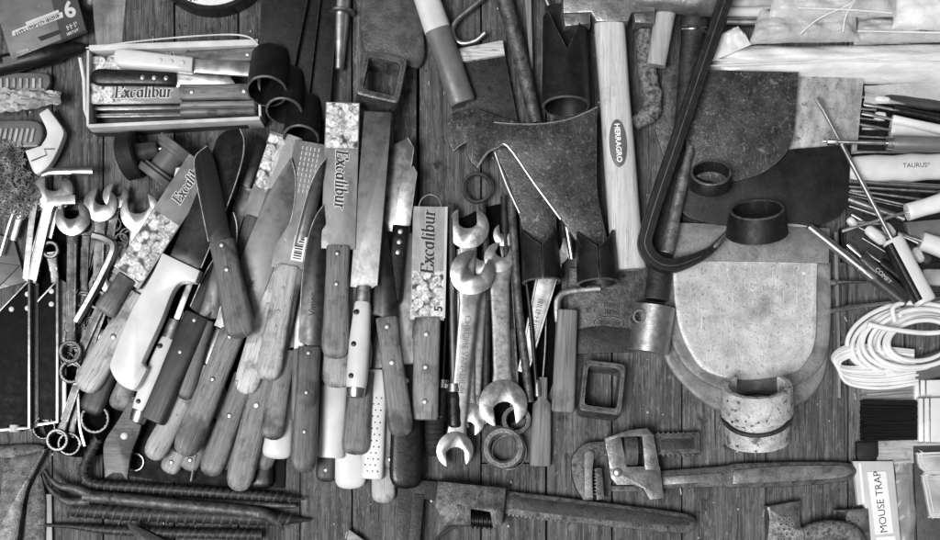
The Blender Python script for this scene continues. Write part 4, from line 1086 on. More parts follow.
# ---------------------------------------------------------------- adzes, hammer, bars in the upper middle
AX = 'adze heads with black split sockets'
def adze(label, ol, zc, sx, sy0, sy1, w, nx, edge, top):
    t = T('adze_head', label, 'adze', (sx, sy0), zc, group=AX)
    m = MB(); m.prism(t.q(cr(ol), zc+6), 0, 6, 1.6); t.part('blade', m, 'iron_scratched')
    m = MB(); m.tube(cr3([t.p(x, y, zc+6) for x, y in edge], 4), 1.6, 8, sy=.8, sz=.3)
    m.tube(cr3([t.p(x, y, zc+5.6) for x, y in top], 4), .8, 6); t.part('sharp_edge', m, 'steel_bright')  # second bright line stands in for the highlight along the edge
    m = MB()
    a, b = t.p(sx-2, sy0-20, zc+2), t.p(sx+1, sy1, zc+7)
    m.pipe(a, b, w*.5, w*.54, 3, 48, 0, 1, a0=92.2, a1=447.8, notch=(90, 75, 20), rim=1)
    t.part('socket', m, ['iron_black', 'iron_grey'])
adze('rear adze head whose curved beak shows behind the front one', [(447, 122, 1), (452, 113), (464, 109), (476, 108), (500, 117), (530, 124), (545, 126), (556, 190), (556, 250, 1), (527, 250, 1), (519, 215), (508, 180), (495, 152, 1), (480, 150), (466, 142), (453, 152, 1), (447, 138)], 14, 541, 250, 283, 36, 0,
     [(495, 152), (507, 185), (520, 213)], [(453, 152), (458, 147), (466, 142)])
adze('front adze head with scratched broad blade next to the hammer handle', [(466, 132, 1), (472, 122), (481, 121), (494, 122.5), (515, 124), (540, 124), (566, 120), (585, 113), (597, 107, 1), (597, 150), (598, 195), (610, 250, 1), (583, 250, 1), (561, 219, 1), (535, 184), (508, 146, 1), (498, 147), (487, 153), (477, 169, 1), (468, 156)], 24, 597, 252, 284, 38, 0,
     [(477, 168), (487, 153), (498, 147), (508, 146), (535, 184), (561, 219)], [(494, 122.5), (515, 124), (540, 124), (566, 120), (585, 113), (597, 107)])
rod('steel_bar', 'bright chisel bar poking out between the two black sockets', 'bar', [(566, 222, 24), (572, 259, 20)], 3.2, 'chrome', 10, smooth=False)
rod('steel_bar', 'round worn bar with a paler lower end hanging from the top edge', 'bar', [(500, -14, 14), (513, 30, 13), (526, 80, 12), (536, 123, 12)], [8, 8, 7.6, 6], 'iron_grey', 14)
t = T('black_socket', 'black tube socket with a deep notch next to the sledge hammer', 'socket', (566, 40), 14)
m = MB(); m.pipe(t.p(565, 18, 12), t.p(566, 107, 26), 22, 23.5, 3, 56, 0, 1, notch=(90, 52, 44), rim=1)
m.prism([v[:2] for v in (t.p(546, 0, 20), t.p(588, 0, 20), t.p(588, 60, 20), t.p(546, 60, 20))], -6, -2, 1)
t.solo(m, ['iron_black', 'iron_grey'])
t = T('wooden_slat', 'thin upright wooden slat beside the round worn bar', 'slat', (529, 40), 2)
m = MB(); m.prism(t.q([(524, -14), (531, -14), (533, 70), (530, 70)], 6), 0, 5, .6); t.solo(m, 'wood_old_v')
t = T('scraper', 'scraper with a pale wooden strip along its dark plate', 'scraper', (490, 80), 5)
m = MB(); m.prism(t.q([(462, 60), (504, 50), (518, 122), (468, 122)], 8), 0, 3, .8); t.part('plate', m, 'iron_dark')
m = MB(); m.prism(t.q([(452, 50), (503, 40), (505, 55), (457, 63)], 12), 3.2, 8, 1.2); t.part('strip', m, 'wood_pale')
rod('wire_hook', 'bent steel wire hook beside the painted handle', 'hook', [(492, -10, 8), (476, 4, 8), (457, 20, 8), (452, 33, 8), (460, 43, 8), (475, 41, 9), (485, 33, 11)], 3, 'steel', 12, n=7)
rod('wire_hook', 'small bright hook tip at the top edge between bar and hammer', 'hook', [(535, -12, 10), (545, -2, 10), (549, 6, 10)], 3, 'steel', 10)
t = T('painted_handle', 'painted tool handle, white above and grey below', 'handle', (463, 104), 12, to=(417, -30), z2=16)
m = MB(); m.loft([(0, 0, 12, 10), (2, 0, 13.5, 11), (40, 0, 13, 11), (76, 0, 13.2, 11)], 2.5); t.part('lower_grip', m, 'grey_plastic')
m = MB(); m.loft([(76, 0, 13.3, 11.1), (150, 0, 12, 10)], 2.5); t.part('upper_grip', m, 'ivory_plastic')
# sledge hammer
t = T('sledge_hammer', 'sledge hammer with a light ash handle carrying an oval badge', 'hammer', (607, 10), 10)
m = MB(); m.prism(t.q([(563, -24), (655, -24), (655, 12), (632, 13), (628, 22), (596, 22), (591, 13), (563, 14)], 34), -12, 26, 2)
t.part('head', m, 'forged')
m = MB(); m.prism(t.q([(562, 9), (591, 8), (591, 23), (565, 26)], 34), -2, 22, 3); t.part('striking_face', m, 'forged')
m = MB(); m.prism(t.q([(633, 9), (656, 9), (655, 23), (635, 22)], 34), -2, 22, 3); t.part('striking_face', m, 'iron_mid')
m = MB()
A, B = Vector(t.p(609, 21, 24)), Vector(t.p(628, 270, 16))
d = (B-A).normalized()
L = (B-A).length
st = [(0, 14.5), (.05, 15), (.3, 14.6), (.55, 15.5), (.8, 15.8), (.93, 16.5), (.98, 18), (.995, 18.2), (1, 16.5)]
m.tube([A+d*(L*u) for u, _ in st], [q for _, q in st], 28, 0, 1, .72, 3)
h = t.part('handle', m, 'wood_ash_v')
bc = t.p(618, 143, 33)
m = MB(); e = circ(0, 0, 8.2, 23, 30); c_, s_ = math.cos(rad(4)), math.sin(rad(4))
m.prism([(bc[0]+x*c_-y*s_, bc[1]+x*s_+y*c_) for x, y in e], bc[2]-6, bc[2]+.6, .4)
m.text('HERRAGRO', bc[0], bc[1], bc[2]+.75, 7.2, -86, 1, bold=.22)
t.part('badge', m, ['grey_plastic', 'print_white'], h)
# second hammer with a short handle, and the rusty pick
t = T('hammer', 'short handled hammer with a round head at the top edge', 'hammer', (678, 4), 20)
m = MB(); m.tube([t.p(*p) for p in ((634, -3, 30), (640, -3, 30), (672, -1, 30), (690, 0, 30), (712, 1, 30), (719, 1, 30))], [10, 13, 13, 15, 15, 12], 24); t.part('head', m, 'forged')
m = MB(); m.tube([t.p(*p) for p in ((668, 2, 24), (664, 20, 22), (656, 66, 18))], [10, 10, 9.5], 18, 0, 1, .8, 3); t.part('handle', m, 'wood_light_v')
t = T('rusty_pick', 'rusty rough iron bar ending in a small foot beside the ash handle', 'pick', (655, 110), 8)
m = MB(); P = cr3([t.p(*p) for p in ((645, 20, 10), (645, 60, 10), (651, 90, 11), (652, 110, 12), (643, 119, 12), (633, 124, 11))], 8)
m.tube([p+Vector((R.uniform(-.8, .8), R.uniform(-.8, .8), R.uniform(-.5, .5))) for p in P], [6+2.6*math.sin(3.1*i/len(P))+R.uniform(-.7, .7) for i in range(len(P))], 14, 0, 1.1, .9, 3)
t.solo(m, 'rust')
t = T('iron_plate', 'dull iron plate edge behind the dark tapered handle', 'plate', (670, 110), 2)
m = MB(); m.prism(t.q([(664, 66), (684, 64), (682, 130), (664, 158), (655, 130)], 5), 0, 4, .8); t.solo(m, 'iron_grey')
t = T('iron_hoe', 'long dark iron shank ending in a worn hollow socket', 'hoe', (690, 30), 14)
m = MB(); m.tube(cr3([t.p(*p) for p in ((695, 10, 16), (694, 28, 16), (693, 34, 16), (690, 60, 15), (684, 130, 14), (672, 200, 14), (663, 250, 16), (656, 300, 18))], 5), [14]*5+[13]*3+[14, 12]+[11]*6+[10.5]*12+[12]*8, 20, 0, 1, .8); t.part('shank', m, 'iron_dark')
m = MB(); m.tube(cr3([t.p(*p) for p in ((706, 27, 22), (694, 28.5, 28), (682, 29, 22))], 4), 1.2, 8); t.part('ferrule', m, 'steel')
m = MB(); m.tube(cr3([t.p(*p) for p in ((691, 146, 38), (683, 180, 36), (673, 226, 34), (667, 253, 33))], 5), [2]+[4]*3+[5.5]*6+[6.5]*6, 14, 0, 1, .6); t.part('worn_flank', m, 'iron_mid')
m = MB(); m.tube([t.p(*p) for p in ((655, 306, 18), (648, 352, 16))], [20, 20.5], 30, 0, 1, .9)
m.ring(*t.p(640, 316, 36)[:2], 8, 20, 7, 4.8, 20)
t.part('socket', m, 'steel_worn')
m = MB(); m.dome(*t.p(635, 319, 36)[:2], 17.5, 5.6, .5); t.part('pin_hole', m, 'iron_black')
# flat pry hook
t = T('pry_bar', 'long flat dark bar curving into a hook over the pale hoe', 'pry bar', (660, 240), 30)
pp = [(736, -30, 44), (725, 0, 44), (705, 58, 44), (679, 135, 44), (660, 190, 43), (648, 228, 42), (645, 246, 41), (655, 261, 40), (672, 266, 39), (695, 259, 38), (712, 249, 37), (729, 231, 36)]
P = cr3([t.p(*p) for p in pp], 6)
n = len(P)
m = MB(); rr = [7. if i < n*.72 else max(2.2, 7.-5*(i-n*.72)/(n*.28)) for i in range(n)]
m.tube(P, rr, 12, 0, 1, 1.1, 6); t.part('bar', m, 'iron_black')
m = MB(); m.tube([p+Vector((-1, -1, r*1.05)) for p, r in zip(P, rr)][6:int(n*.86)], .8, 6); t.part('worn_edge', m, 'steel_grey')
m = MB(); m.tube([p+Vector((0, 0, rr[i+int(n*.9)]*.8)) for i, p in enumerate(P[int(n*.9):])], [.8]+[2.4]*(n-int(n*.9)-2)+[.5], 8); t.part('ground_tip', m, 'steel_bright')

# ---------------------------------------------------------------- top: hoes, chisel
t = T('leather_hoe', 'dark rounded hoe with a square socket at the top edge', 'hoe', (392, 40), 3)
m = MB(); m.prism(t.q(cr([(361, -20, 1), (360, 20), (363, 48), (372, 56), (400, 64), (417, 68), (425, 55), (424, 30), (426, -20, 1)]), 8), 0, 5, 2, zf=lambda x, y: 4*math.cos(x*.05)); t.part('leaf', m, 'iron_leather')
m = MB(); m.pipe(t.p(380, 90, 10), t.p(382, 76, 34), 25, 25, 6.5, 48, 0, .84, sq=11, up=(.2, 1, 0), rim=1, rough=.006); t.part('square_socket', m, ['iron_grey', 'iron_mid'])
t = T('chisel_spike', 'bright tapered steel spike with a round flange', 'spike', (339, 70), 8, to=(343, -30))
m = MB(); m.tube([(0, 0, 0), (1, 0, 0), (28, 0, 0), (36, 0, 0), (60, 0, 0), (100, 0, 0)], [3.6, 4.6, 6.4, 7.2, 8.2, 9], 20); t.part('shaft', m, 'steel_bright')
m = MB(); m.tube([(55, 0, 0), (56, 0, 0), (58, 0, 0), (59, 0, 0)], [12, 13.4, 13.4, 12], 24); t.part('flange', m, 'steel')
HO = 'dark hoes with round sockets at the top edge'
for k, (a, b, w, lb, z) in enumerate((((275, 58), (267, 92), 19, 'dark hoe with the highest open round socket above the box end', 20), ((292, 80), (284, 112), 17, 'dark hoe with the middle round socket over the knives', 12), ((312, 104), (301, 139), 17, 'dark hoe with the lowest round socket behind the printed sleeves', 6))):
    t = T('dark_hoe', lb, 'hoe', a, z, group=HO)
    m = MB(); m.pipe(t.p(b[0]+4, b[1]-34, z+4), t.p(*b, z+28), w, w+1, 2.6, 36, 0, rim=1, rough=.006); t.part('socket', m, ['iron_black', 'iron_grey'])
    x = (290, 318, 334)[k]
    ol = [(a[0]-17, a[1]+6), (a[0]-12, -30), (x+24, -30), (a[0]+20, a[1]+8)] if k == 0 else [(a[0]-16, a[1]+8), (a[0]+2, -30), (x+6, -30), (a[0]+17, a[1]+20)]
    m = MB(); m.prism(t.q(cr([p+(1,) for p in ol]), z+8), 2, 9, 1.5); t.part('leaf', m, 'iron_black')

# ---------------------------------------------------------------- right of the middle: hoes and plates
HS = 'stacked pale hoe blades'
for k, (ol, z, mat, lb) in enumerate((
    ([(668, 300, 1), (662, 345), (676, 376), (706, 404), (735, 412), (790, 408), (818, 388), (829, 352), (830, 300, 1)], 2, 'hoe_mid', 'lowest of the three stacked hoe blades, only its rim showing'),
    ([(664, 262, 1), (666, 318), (680, 360), (708, 384), (745, 394), (795, 386), (824, 362), (831, 320), (831, 262, 1)], 7, 'hoe_mid', 'middle one of the three stacked hoe blades'),
    ([(668, 225, 1), (672, 262), (677, 318), (690, 352), (708, 372), (745, 380), (790, 374), (806, 362), (816, 335), (818, 262), (829, 232, 1), (800, 222, 1)], 12, 'hoe_pale', 'broad pale speckled hoe blade lying on top of its stack'))):
    t = T('hoe_blade', lb, 'hoe', (748, 320), z, group=HS)
    m = MB(); m.dish(t.q(cr(ol), z+4), 0, 4, ((2.5, .35), (5, .2), (8, -.1)) if k == 2 else ((2, .6), (6, .2)))
    if k < 2: t.solo(m, mat)
    else:
        t.part('leaf', m, mat)
        m = MB(); m.prism(t.q(cr([(666, 222, 1), (830, 228, 1), (829, 263, 1), (750, 261), (672, 261, 1)]), z+8), 4.3, 8, 1.2); t.part('fold', m, 'hoe_mid')
        
t = T('split_collar', 'pale rusted double collar with a broken upper rim', 'collar', (757, 430), 10)
m = MB(); m.pipe(t.p(757, 441, 30), t.p(757, 415, 40), 31, 31.5, 6, 44, 0, 1, rough=.012, up=(0, 1, 0)); t.part('lower_ring', m, 'ring_pale')
m = MB(); m.pipe(t.p(757, 414.6, 42.6), t.p(757, 412.4, 44.4), 34.6, 34.6, 4, 44, 0, 1, up=(0, 1, 0)); t.part('gap_shade_band', m, 'iron_dark')  # dark band stands in for the shaded gap between the rings
m = MB(); m.pipe(t.p(757, 412, 45), t.p(757, 385, 58), 34.5, 33, 6.5, 44, 0, 1, a0=136, a1=404, rough=.02, up=(0, 1, 0)); t.part('upper_ring', m, 'ring_pale')
# dark plates
t = T('steel_sheet', 'square pale grey steel sheet behind the scratched dark hoe', 'sheet', (825, 110), 16)
m = MB(); m.prism(t.q([(780, 76), (864, 77.5), (857, 152), (780, 152)], 19), 0, 3, .6); t.solo(m, 'plate_grey')
t = T('dark_hoe', 'wide black hoe with rounded corners under the scratched one', 'hoe', (770, 190), 22)
m = MB(); m.prism(t.q(cr([(690, 140, 1), (770, 150), (800, 148), (852, 144, 1), (849, 190), (846, 208), (835, 219), (812, 225), (790, 223), (740, 226), (700, 221), (684, 214), (681, 200)]), 26), 0, 4, 1.2); t.part('leaf', m, 'iron_black')
m = MB(); m.pipe(t.p(757, 233, 44), t.p(757, 209, 57), 30, 26, 3.2, 44, 0, 1, up=(0, 1, 0), rim=1, rough=.008); t.part('socket', m, ['iron_black', 'iron_grey'])
t = T('dark_hoe', 'scratched dark hoe with a straight top edge against the white bags', 'hoe', (740, 120), 28)
m = MB(); m.prism(t.q(cr([(700, 69, 1), (799, 71.5, 1), (797, 105), (793, 140), (780, 160), (760, 174), (735, 181), (715, 182), (690, 170), (686, 130, 1)]), 33), 0, 4, 1); t.part('leaf', m, 'iron_scratched')
m = MB(); m.pipe(t.p(710, 184, 44), t.p(711, 172, 55), 21, 19.5, 2.6, 40, 0, 1, up=(0, 1, 0), rim=1, rough=.008); t.part('socket', m, ['iron_black', 'iron_grey'])

# ---------------------------------------------------------------- wrenches at the bottom
t = T('pipe_wrench', 'pipe wrench with a long raised-panel handle pointing right', 'pipe wrench', (640, 470), 0)
m = MB(); m.prism(t.q(cr([(606, 441, 1), (586, 443), (574, 453), (571, 466), (574, 484), (583, 500, 1), (593, 500, 1), (592, 470), (594, 460), (606, 455, 1)]), 12), 4, 15, 2.2)
m.prism(t.q([(604, 440), (661, 437), (661, 452), (604, 456)], 12), 4, 14, 1.5)
P1, P2 = (655, 443.5), (700, 442.5)
m.prism(t.q([(650, 434), (699, 432), (700, 453), (650, 455)], 10), 3, 12, 1)
for i in range(9):
    x = 656+i*5
    m.prism(t.q([(x, 435), (x+2.4, 431.5), (x+3.6, 435)], 10), 3.2, 11.5, .4); m.prism(t.q([(x, 454), (x+2.4, 457), (x+3.6, 454)], 10), 3.2, 11.5, .4)
h = t.part('hook_jaw', m, 'iron_grey')
m = MB(); m.prism(t.q([(657, 439), (696, 437.5), (696, 449), (657, 450)], 22), 11.9, 13, .5); t.part('rack_panel', m, 'iron_dark', h)
m = MB(); m.prism(t.q(cr([(585, 453, 1), (590, 450), (595, 453, 1), (593, 475), (594, 498, 1), (585, 498, 1)]), 24), 10, 18, 1)
t.part('upper_teeth', m, 'hoe_mid', h)
m = MB(); m.prism(t.q([(595.5, 468), (602, 468), (605, 499), (597, 500)], 20), 4, 17, 1)
for i in range(8): m.prism(t.q([(594, 470+i*3.4), (597.5, 469+i*3.4), (597.5, 471.5+i*3.4)], 20), 4.2, 16.6, .3)
t.part('heel_jaw', m, 'iron_grey')
m = MB()
fr = cr([(605, 438, 1), (628, 430), (646, 428), (652, 432), (655, 450), (663, 497, 1), (650, 500, 1), (642, 487), (634, 484), (617, 485), (611, 478), (606, 455)])
# housing: four bars around the window
for o in ([(605, 438), (628, 430), (647, 428), (652, 433), (652, 436), (620, 437), (606, 450)], [(605, 440), (621, 435.5), (627, 468), (610, 470)], [(642, 435), (653.5, 434), (660, 470), (645, 470)], [(609, 467), (660, 466), (664, 498), (650, 500), (643, 488), (634, 485), (617, 485), (611, 478)]):
    m.prism(t.q(o, 26), 12+.3*R.random(), 26+.25*R.random(), 1.2)
t.part('housing', m, 'forged')
m = MB(); m.tube([t.p(*p) for p in ((624, 451, 22), (625, 451, 22), (636, 450.5, 22), (637, 450.5, 22))], [13, 14.5, 14.5, 13], 30)
t.part('knurled_nut', m, 'iron_grey')
m = MB(); m.dome(*t.p(618, 472, 28)[:2], 26, 4.6, 2.6, 16); t.part('rivet', m, 'steel_worn')
m = MB()
m.prism(t.q([(612, 486), (642, 486), (642, 491), (612, 491)], 12), 6, 10, .8)
m.prism(t.q(cr([(640, 472, 1), (720, 466), (740, 463), (800, 461.5), (842, 462), (853, 464.5), (857.5, 471), (853, 478), (841, 482), (800, 486), (740, 488), (715, 487), (640, 490, 1)]), 12), 2, 12, 2.4)
h = t.part('handle', m, 'iron_grey')
m = MB(); m.prism(t.q(cr([(734, 470, 1), (780, 466), (840, 465.5), (850, 467.5), (853, 471), (849, 475), (838, 478), (780, 482), (733, 484, 1)]), 16), 11.8, 14.4, 1.2)
m.prism(t.q([(660, 477), (722, 473), (722, 481), (660, 485)], 16), 11.8, 13.6, .8)
t.part('raised_panel', m, 'forged', h)
t = T('monkey_wrench', 'large dark monkey wrench along the bottom edge', 'monkey wrench', (560, 510), 0)
m = MB()
m.prism(t.q(cr([(500, 490, 1), (560, 497), (640, 507), (680, 512.5), (692, 516), (696, 522), (693, 530), (682, 533), (640, 530), (560, 521), (500, 513, 1)]), 10), 2, 12, 2)
for i in range(16):
    x = 508+i*4.2; y = 514+(x-508)*.112
    m.prism(t.q([(x, y-1.5), (x+2.2, y-1.2), (x+2.2, y+1.9), (x, y+1.8)], 10), 2.2, 10.6, .4)
h = t.part('handle', m, 'iron_grey')
m = MB(); m.prism(t.q(cr([(508, 495.5, 1), (600, 506.5), (680, 517), (687, 521), (682, 526), (600, 519.5), (508, 508.5, 1)]), 14), 11.9, 13.2, .6); t.part('panel', m, 'iron_dark', h)
m = MB(); m.prism(t.q(cr([(438, 481, 1), (506, 488, 1), (505, 502), (502, 526, 1), (493, 528, 1), (490, 512, 1), (471, 509, 1), (471, 525, 1), (452, 525), (444, 526, 1), (435, 506, 1)]), 24), 6, 24, 1.6); t.part('sliding_jaw', m, 'iron_grey')
m = MB(); m.tube([t.p(*p) for p in ((470, 519, 14), (494, 521, 14))], 7, 18)
for i in range(5): x = 473+i*4.6; m.tube([(t.p(x, 519.5, 14)[0], t.p(x, 519.5, 14)[1]+8.5*math.cos(rad(a)), t.p(x, 519.5, 14)[2]+8.5*math.sin(rad(a))) for a in range(0, 360, 20)], 1.1, 6, closed=True)
t.part('worm_screw', m, 'steel_dark')
m = MB(); m.prism(t.q([(398, 478), (440, 482), (436, 500), (424, 499), (418, 506), (410, 560), (396, 560)], 10), 2, 12, 1.4)
m.prism(t.q([(414, 494), (424, 495), (418, 560), (407, 560)], 14), 12.2, 14.4, .6)
m.tube(cr3([t.p(*p) for p in ((432, 548, 14), (442, 534, 14), (456, 526, 15), (472, 524, 15))]), 2, 8)
t.part('fixed_jaw', m, 'iron_dark')
t = T('wooden_wedge', 'small pale corner of wood poking up from the bottom edge', 'wedge', (352, 540), 2)
m = MB(); m.prism(t.q([(349, 529), (366, 541), (364, 560), (343, 560)], 4), 0, 6, .8); t.solo(m, 'wood_light')

# cast iron foot plate with drilled pads
t = T('iron_bracket', 'cast iron bracket with dimpled pads at the bottom edge', 'bracket', (815, 525), 0)
m = MB()
m.prism(t.q(cr([(765, 506, 1), (800, 500, 1), (800, 522), (806, 528), (840, 524), (845, 514, 1), (834, 510, 1), (868, 508, 1), (872, 560, 1), (764, 560, 1), (768, 520)]), 10), 2, 14, 3)
b = t.part('casting', m, 'iron_mid')
m = MB(); m.tube(cr3([t.p(*p) for p in ((804, 533, 16), (830, 529, 19), (850, 533, 19), (860, 548, 16))], 6), [6, 8]+[9]*17, 16); t.part('rounded_arm', m, 'rust')
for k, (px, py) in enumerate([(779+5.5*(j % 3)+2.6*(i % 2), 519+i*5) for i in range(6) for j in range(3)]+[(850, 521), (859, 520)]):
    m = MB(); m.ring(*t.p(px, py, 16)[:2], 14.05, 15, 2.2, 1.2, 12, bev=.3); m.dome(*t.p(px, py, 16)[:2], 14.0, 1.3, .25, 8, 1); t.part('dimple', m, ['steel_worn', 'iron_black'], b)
# ---------------------------------------------------------------- right side: the screwdriver tray
t = T('tool_tray', 'shallow dark tray holding the screwdrivers at the right edge', 'tray', (910, 170), 0)
m = MB(); m.prism(t.q([(846, 84), (1010, 84), (1010, 262), (846, 262)], 2), 0, 2.5, .5); t.part('base', m, 'black_plastic')
m = MB(); m.prism(t.q([(840, 228), (843, 228), (845, 262), (842, 262)], 6), 0, 8, .5); t.part('lip', m, 'black_plastic')
t = T('wooden_batten', 'upright thin worn batten beside the pale hoes', 'batten', (838, 300), 0)
m = MB(); m.prism(t.q([(834, 232), (837.5, 232), (841, 398), (838, 398)], 8), 0, 9, .6); t.solo(m, 'wood_old_v')
SD = 'screwdrivers and rods in the tray'
driver('wide pale handle printed with a short dark word and a star', (790, 172), (846, 168), (962, 166), 16, 14, 3, 27, 10, 'ivory_plastic', 'steel', 'grip', group=SD, word=('TAURUS*', .42, 6.4, 180, 'print_black'), e=2.4)
driver('nut driver with a bright shaft and cylindrical tip over the black hoe', (822, 141.5), (894, 143), (962, 145), 42, 34, 1.9, 15, 8, 'grey_plastic', 'chrome', 'sq', group=SD, flat=False, ferrule=6.5)
t = T('socket_bit', 'small bright cylindrical socket on the nut driver tip', 'socket', (827, 141.5), 41, to=(836, 141.7))
m = MB(); m.loft([(0, 0, 3, 3), (1, 0, 3.6, 3.6), (9, 0, 3.6, 3.6), (10, 0, 2.6, 2.6)], 2.1); t.solo(m, 'steel_bright')
driver('long bright screwdriver crossing the sheet with a white and black grip', (817, 98), (889, 240), (926, 303), 52, 26, 2.4, 21, 8, 'white_plastic', 'steel_bright', 'sq', group=SD, stripe=('black_plastic', 5.5, .23))
driver('white grip at the right edge with a thin shaft pointing left', (842, 231), (908, 213), (964, 196), 40, 34, 1.5, 19, 9, 'white_plastic', 'steel_bright', 'std', group=SD)
driver('grey lettered grip lying along the silver pen', (848, 244), (862, 256), (906, 302), 24, 20, 1.8, 15, 7, 'dark_plastic', 'steel', 'std', group=SD, word=('COMET', .55, 6, 180, 'print_pale'))
t = T('penlight', 'silver pen-like tube with a dark lower half beside the grey grip', 'tube', (906, 304), 26, to=(808, 226), z2=30, group=None)
L = t.L
m = MB(); m.tube([(L, 0, 0), (L-1, 0, 0), (L*.5, 0, 0), (L*.42, 0, 0), (L*.3, 0, 0)], [3, 4, 4.6, 5, 5], 18); t.part('barrel', m, 'chrome')
m = MB(); m.tube([(0, 0, 0), (1, 0, 0), (L*.34, 0, 0)], [4.4, 5.6, 5.4], 18); t.part('grip', m, 'dark_plastic')
m = MB(); m.tube([(L*.46, 0, 0), (L*.48, 0, 0)], 5.5, 18); m.prism([(L*.32, -2), (L*.42, -2), (L*.42, 2), (L*.32, 2)], 3, 5.6, .4); t.part('clip', m, 'steel')
for i, (a, b, r, mat, z, lb) in enumerate((
    ((848, 181), (940, 187), 2.6, 'chrome', 18, 'upper bright rod below the printed pale handle'),
    ((848, 186.5), (940, 192), 1.8, 'steel', 14, 'second thinner rod below the printed pale handle'),
    ((848, 192), (914, 207), 1.4, 'steel_bright', 16, 'thin bright rod slanting towards the white grip'),
    ((848, 199), (904, 219), 3.4, 'steel', 18, 'thick rod slanting down to the white grip'),
    ((849, 206), (880, 216), 1.5, 'steel_bright', 14, 'short thin rod under the thick slanting one'),
    ((862, 238), (889, 254), .9, 'steel', 10, 'very thin rod low in the dark tray'),
    ((858, 109), (876, 110), 1.6, 'chrome', 14, 'short bright rod tip by the dark hoe sheet'),
    ((858, 124), (890, 130), 1.6, 'chrome', 14, 'thin rod tip above the nut driver'),
    ((902, 236), (918, 243), 1.8, 'steel_bright', 16, 'short bright rod entering the conical white grip'),
    ((850, 222), (880, 224), 2.2, 'steel', 8, 'rod tip lowest in the tray by the rounded black hoe corner'))):
    rod('metal_rod', lb, 'rod', [a+(z,), b+(z+1,)], r, mat, 10, smooth=False, group='rods in the tray')
rod('metal_rod', 'short bright rod resting against the upright batten', 'rod', [(830, 283, 12), (835, 283, 12), (836, 282.6, 12), (866, 281, 10)], [3.4, 3.4, 2, 1.8], 'chrome', 12, smooth=False)
rod('metal_rod', 'longer bright rod above the coiled white cord', 'rod', [(830, 311, 14), (850, 307, 13), (895, 301, 12), (948, 298, 12)], [2.6, 2.8, 2.2, 2.2], 'chrome', 12, smooth=False)
for (bt, nk, tp, w_, mat, lb, z) in (
    ((962, 124), (893, 108), (864, 104), 9, 'black_plastic', 'slim black grip with a pale seam at the right edge, upper', 16),
    ((962, 135), (892, 119), (862, 113), 10, 'white_plastic', 'slim white grip between two black ones at the right edge', 18),
    ((962, 134), (890, 131), (862, 128), 15, 'ivory_plastic', 'pale grip with a black spot behind the nut driver', 12)):
    driver(lb, tp, nk, bt, z, z, 1.6, w_, 6, mat, 'steel', 'std', group=SD)
for (p, q, w_, hh, mat, lb, z) in (((866, 228), (885, 243), 11, 4, 'white_plastic', 'white capsule-shaped cap in the dark tray', 14), ((884, 224), (894, 236), 9, 5, 'white_plastic', 'white rounded grip end under the thin shaft', 22), ((848, 218), (856, 227), 8, 4, 'white_plastic', 'small white grip end by the rounded black hoe corner', 16), ((914, 248), (922, 262), 9, 4, 'white_plastic', 'small white cap beside the two-tone grip', 12), ((875, 99), (890, 101), 7, 4, 'white_plastic', 'small pale cap above the slim black grip', 16), ((874, 116), (886, 117), 9, 4, 'ivory_plastic', 'pale stub by the short bright rod tip', 14)):
    t = T('plastic_cap', lb, 'cap', p, z, to=q)
    m = MB(); m.loft([(0, 0, w_*.2, hh*.4), (t.L*.1, 0, w_*.42, hh*.8), (t.L*.4, 0, w_*.5, hh), (t.L*.85, 0, w_*.45, hh), (t.L, 0, w_*.22, hh*.5)], 2.4); t.solo(m, mat)  # loose plastic caps and grip ends
for tp, nk, bt, z, rs, w_, hm, lb in (((852, 96), (884, 100), (962, 108), 10, 1.5, 11, 'dark_plastic', 'dark grip just under the clear wrap at the right edge'),
    ((850, 152), (912, 153), (966, 153), 10, 1.6, 12, 'dark_plastic', 'dark grip between the nut driver and the printed pale handle'),
    ((850, 190), (930, 200), (970, 206), 10, 2, 12, 'grey_plastic', 'grey grip below the two bright rods at the right edge'),
    ((852, 214), (884, 232), (930, 262), 8, 1.5, 12, 'dark_plastic', 'dark grip low in the tray under the white capsule'),
    ((866, 252), (880, 262), (914, 286), 6, 1.5, 11, 'black_plastic', 'black grip deepest beneath the grey lettered one')):
    driver(lb, tp, nk, bt, z, z, rs, w_, w_*.4, hm, 'steel', 'grip', group=SD)
for a, b, r_, z, lb in (((848, 117), (884, 121), 1.3, 10, 'dull thin shaft between two bright rod tips'), ((850, 136), (892, 138), 1.2, 10, 'dull thin shaft just above the nut driver'), ((848, 195), (930, 213), 1.2, 9, 'thin bright shaft running under the white grip'), ((856, 226), (900, 248), 1.2, 12, 'thin shaft slanting below the long crossing screwdriver')):
    rod('metal_rod', lb, 'rod', [a+(z,), b+(z+1,)], r_, 'steel', 10, smooth=False, group='rods in the tray')
driver('conical white grip at the right edge below the thin shaft', (898, 233), (921, 241), (966, 256), 18, 16, 1.6, 21, 9, 'white_plastic', 'steel', 'rnd', group=SD)
t = T('plastic_case', 'flat grey plastic case behind the conical white grip', 'case', (925, 230), 4)
m = MB(); m.prism(t.q(cr([(905, 222, 1), (1000, 214, 1), (1000, 250, 1), (930, 244), (908, 236, 1)]), 10), 0, 8, 2); t.solo(m, 'grey_plastic')
t = T('chisel_grip', 'flat pale handle sticking in from the right edge above the cord', 'handle', (922, 277), 10, to=(1000, 280))
m = MB(); m.loft([(0, 0, 7, 4), (4, 0, 8, 5), (78, 0, 9, 6)], 4); t.solo(m, 'paper')
t = T('black_case', 'black bar end under the flat pale handle', 'case', (924, 290), 4)
m = MB(); m.prism(t.q([(918, 262), (1000, 262), (1000, 294), (926, 292)], 8), 0, 4, 1); t.solo(m, 'black_plastic')

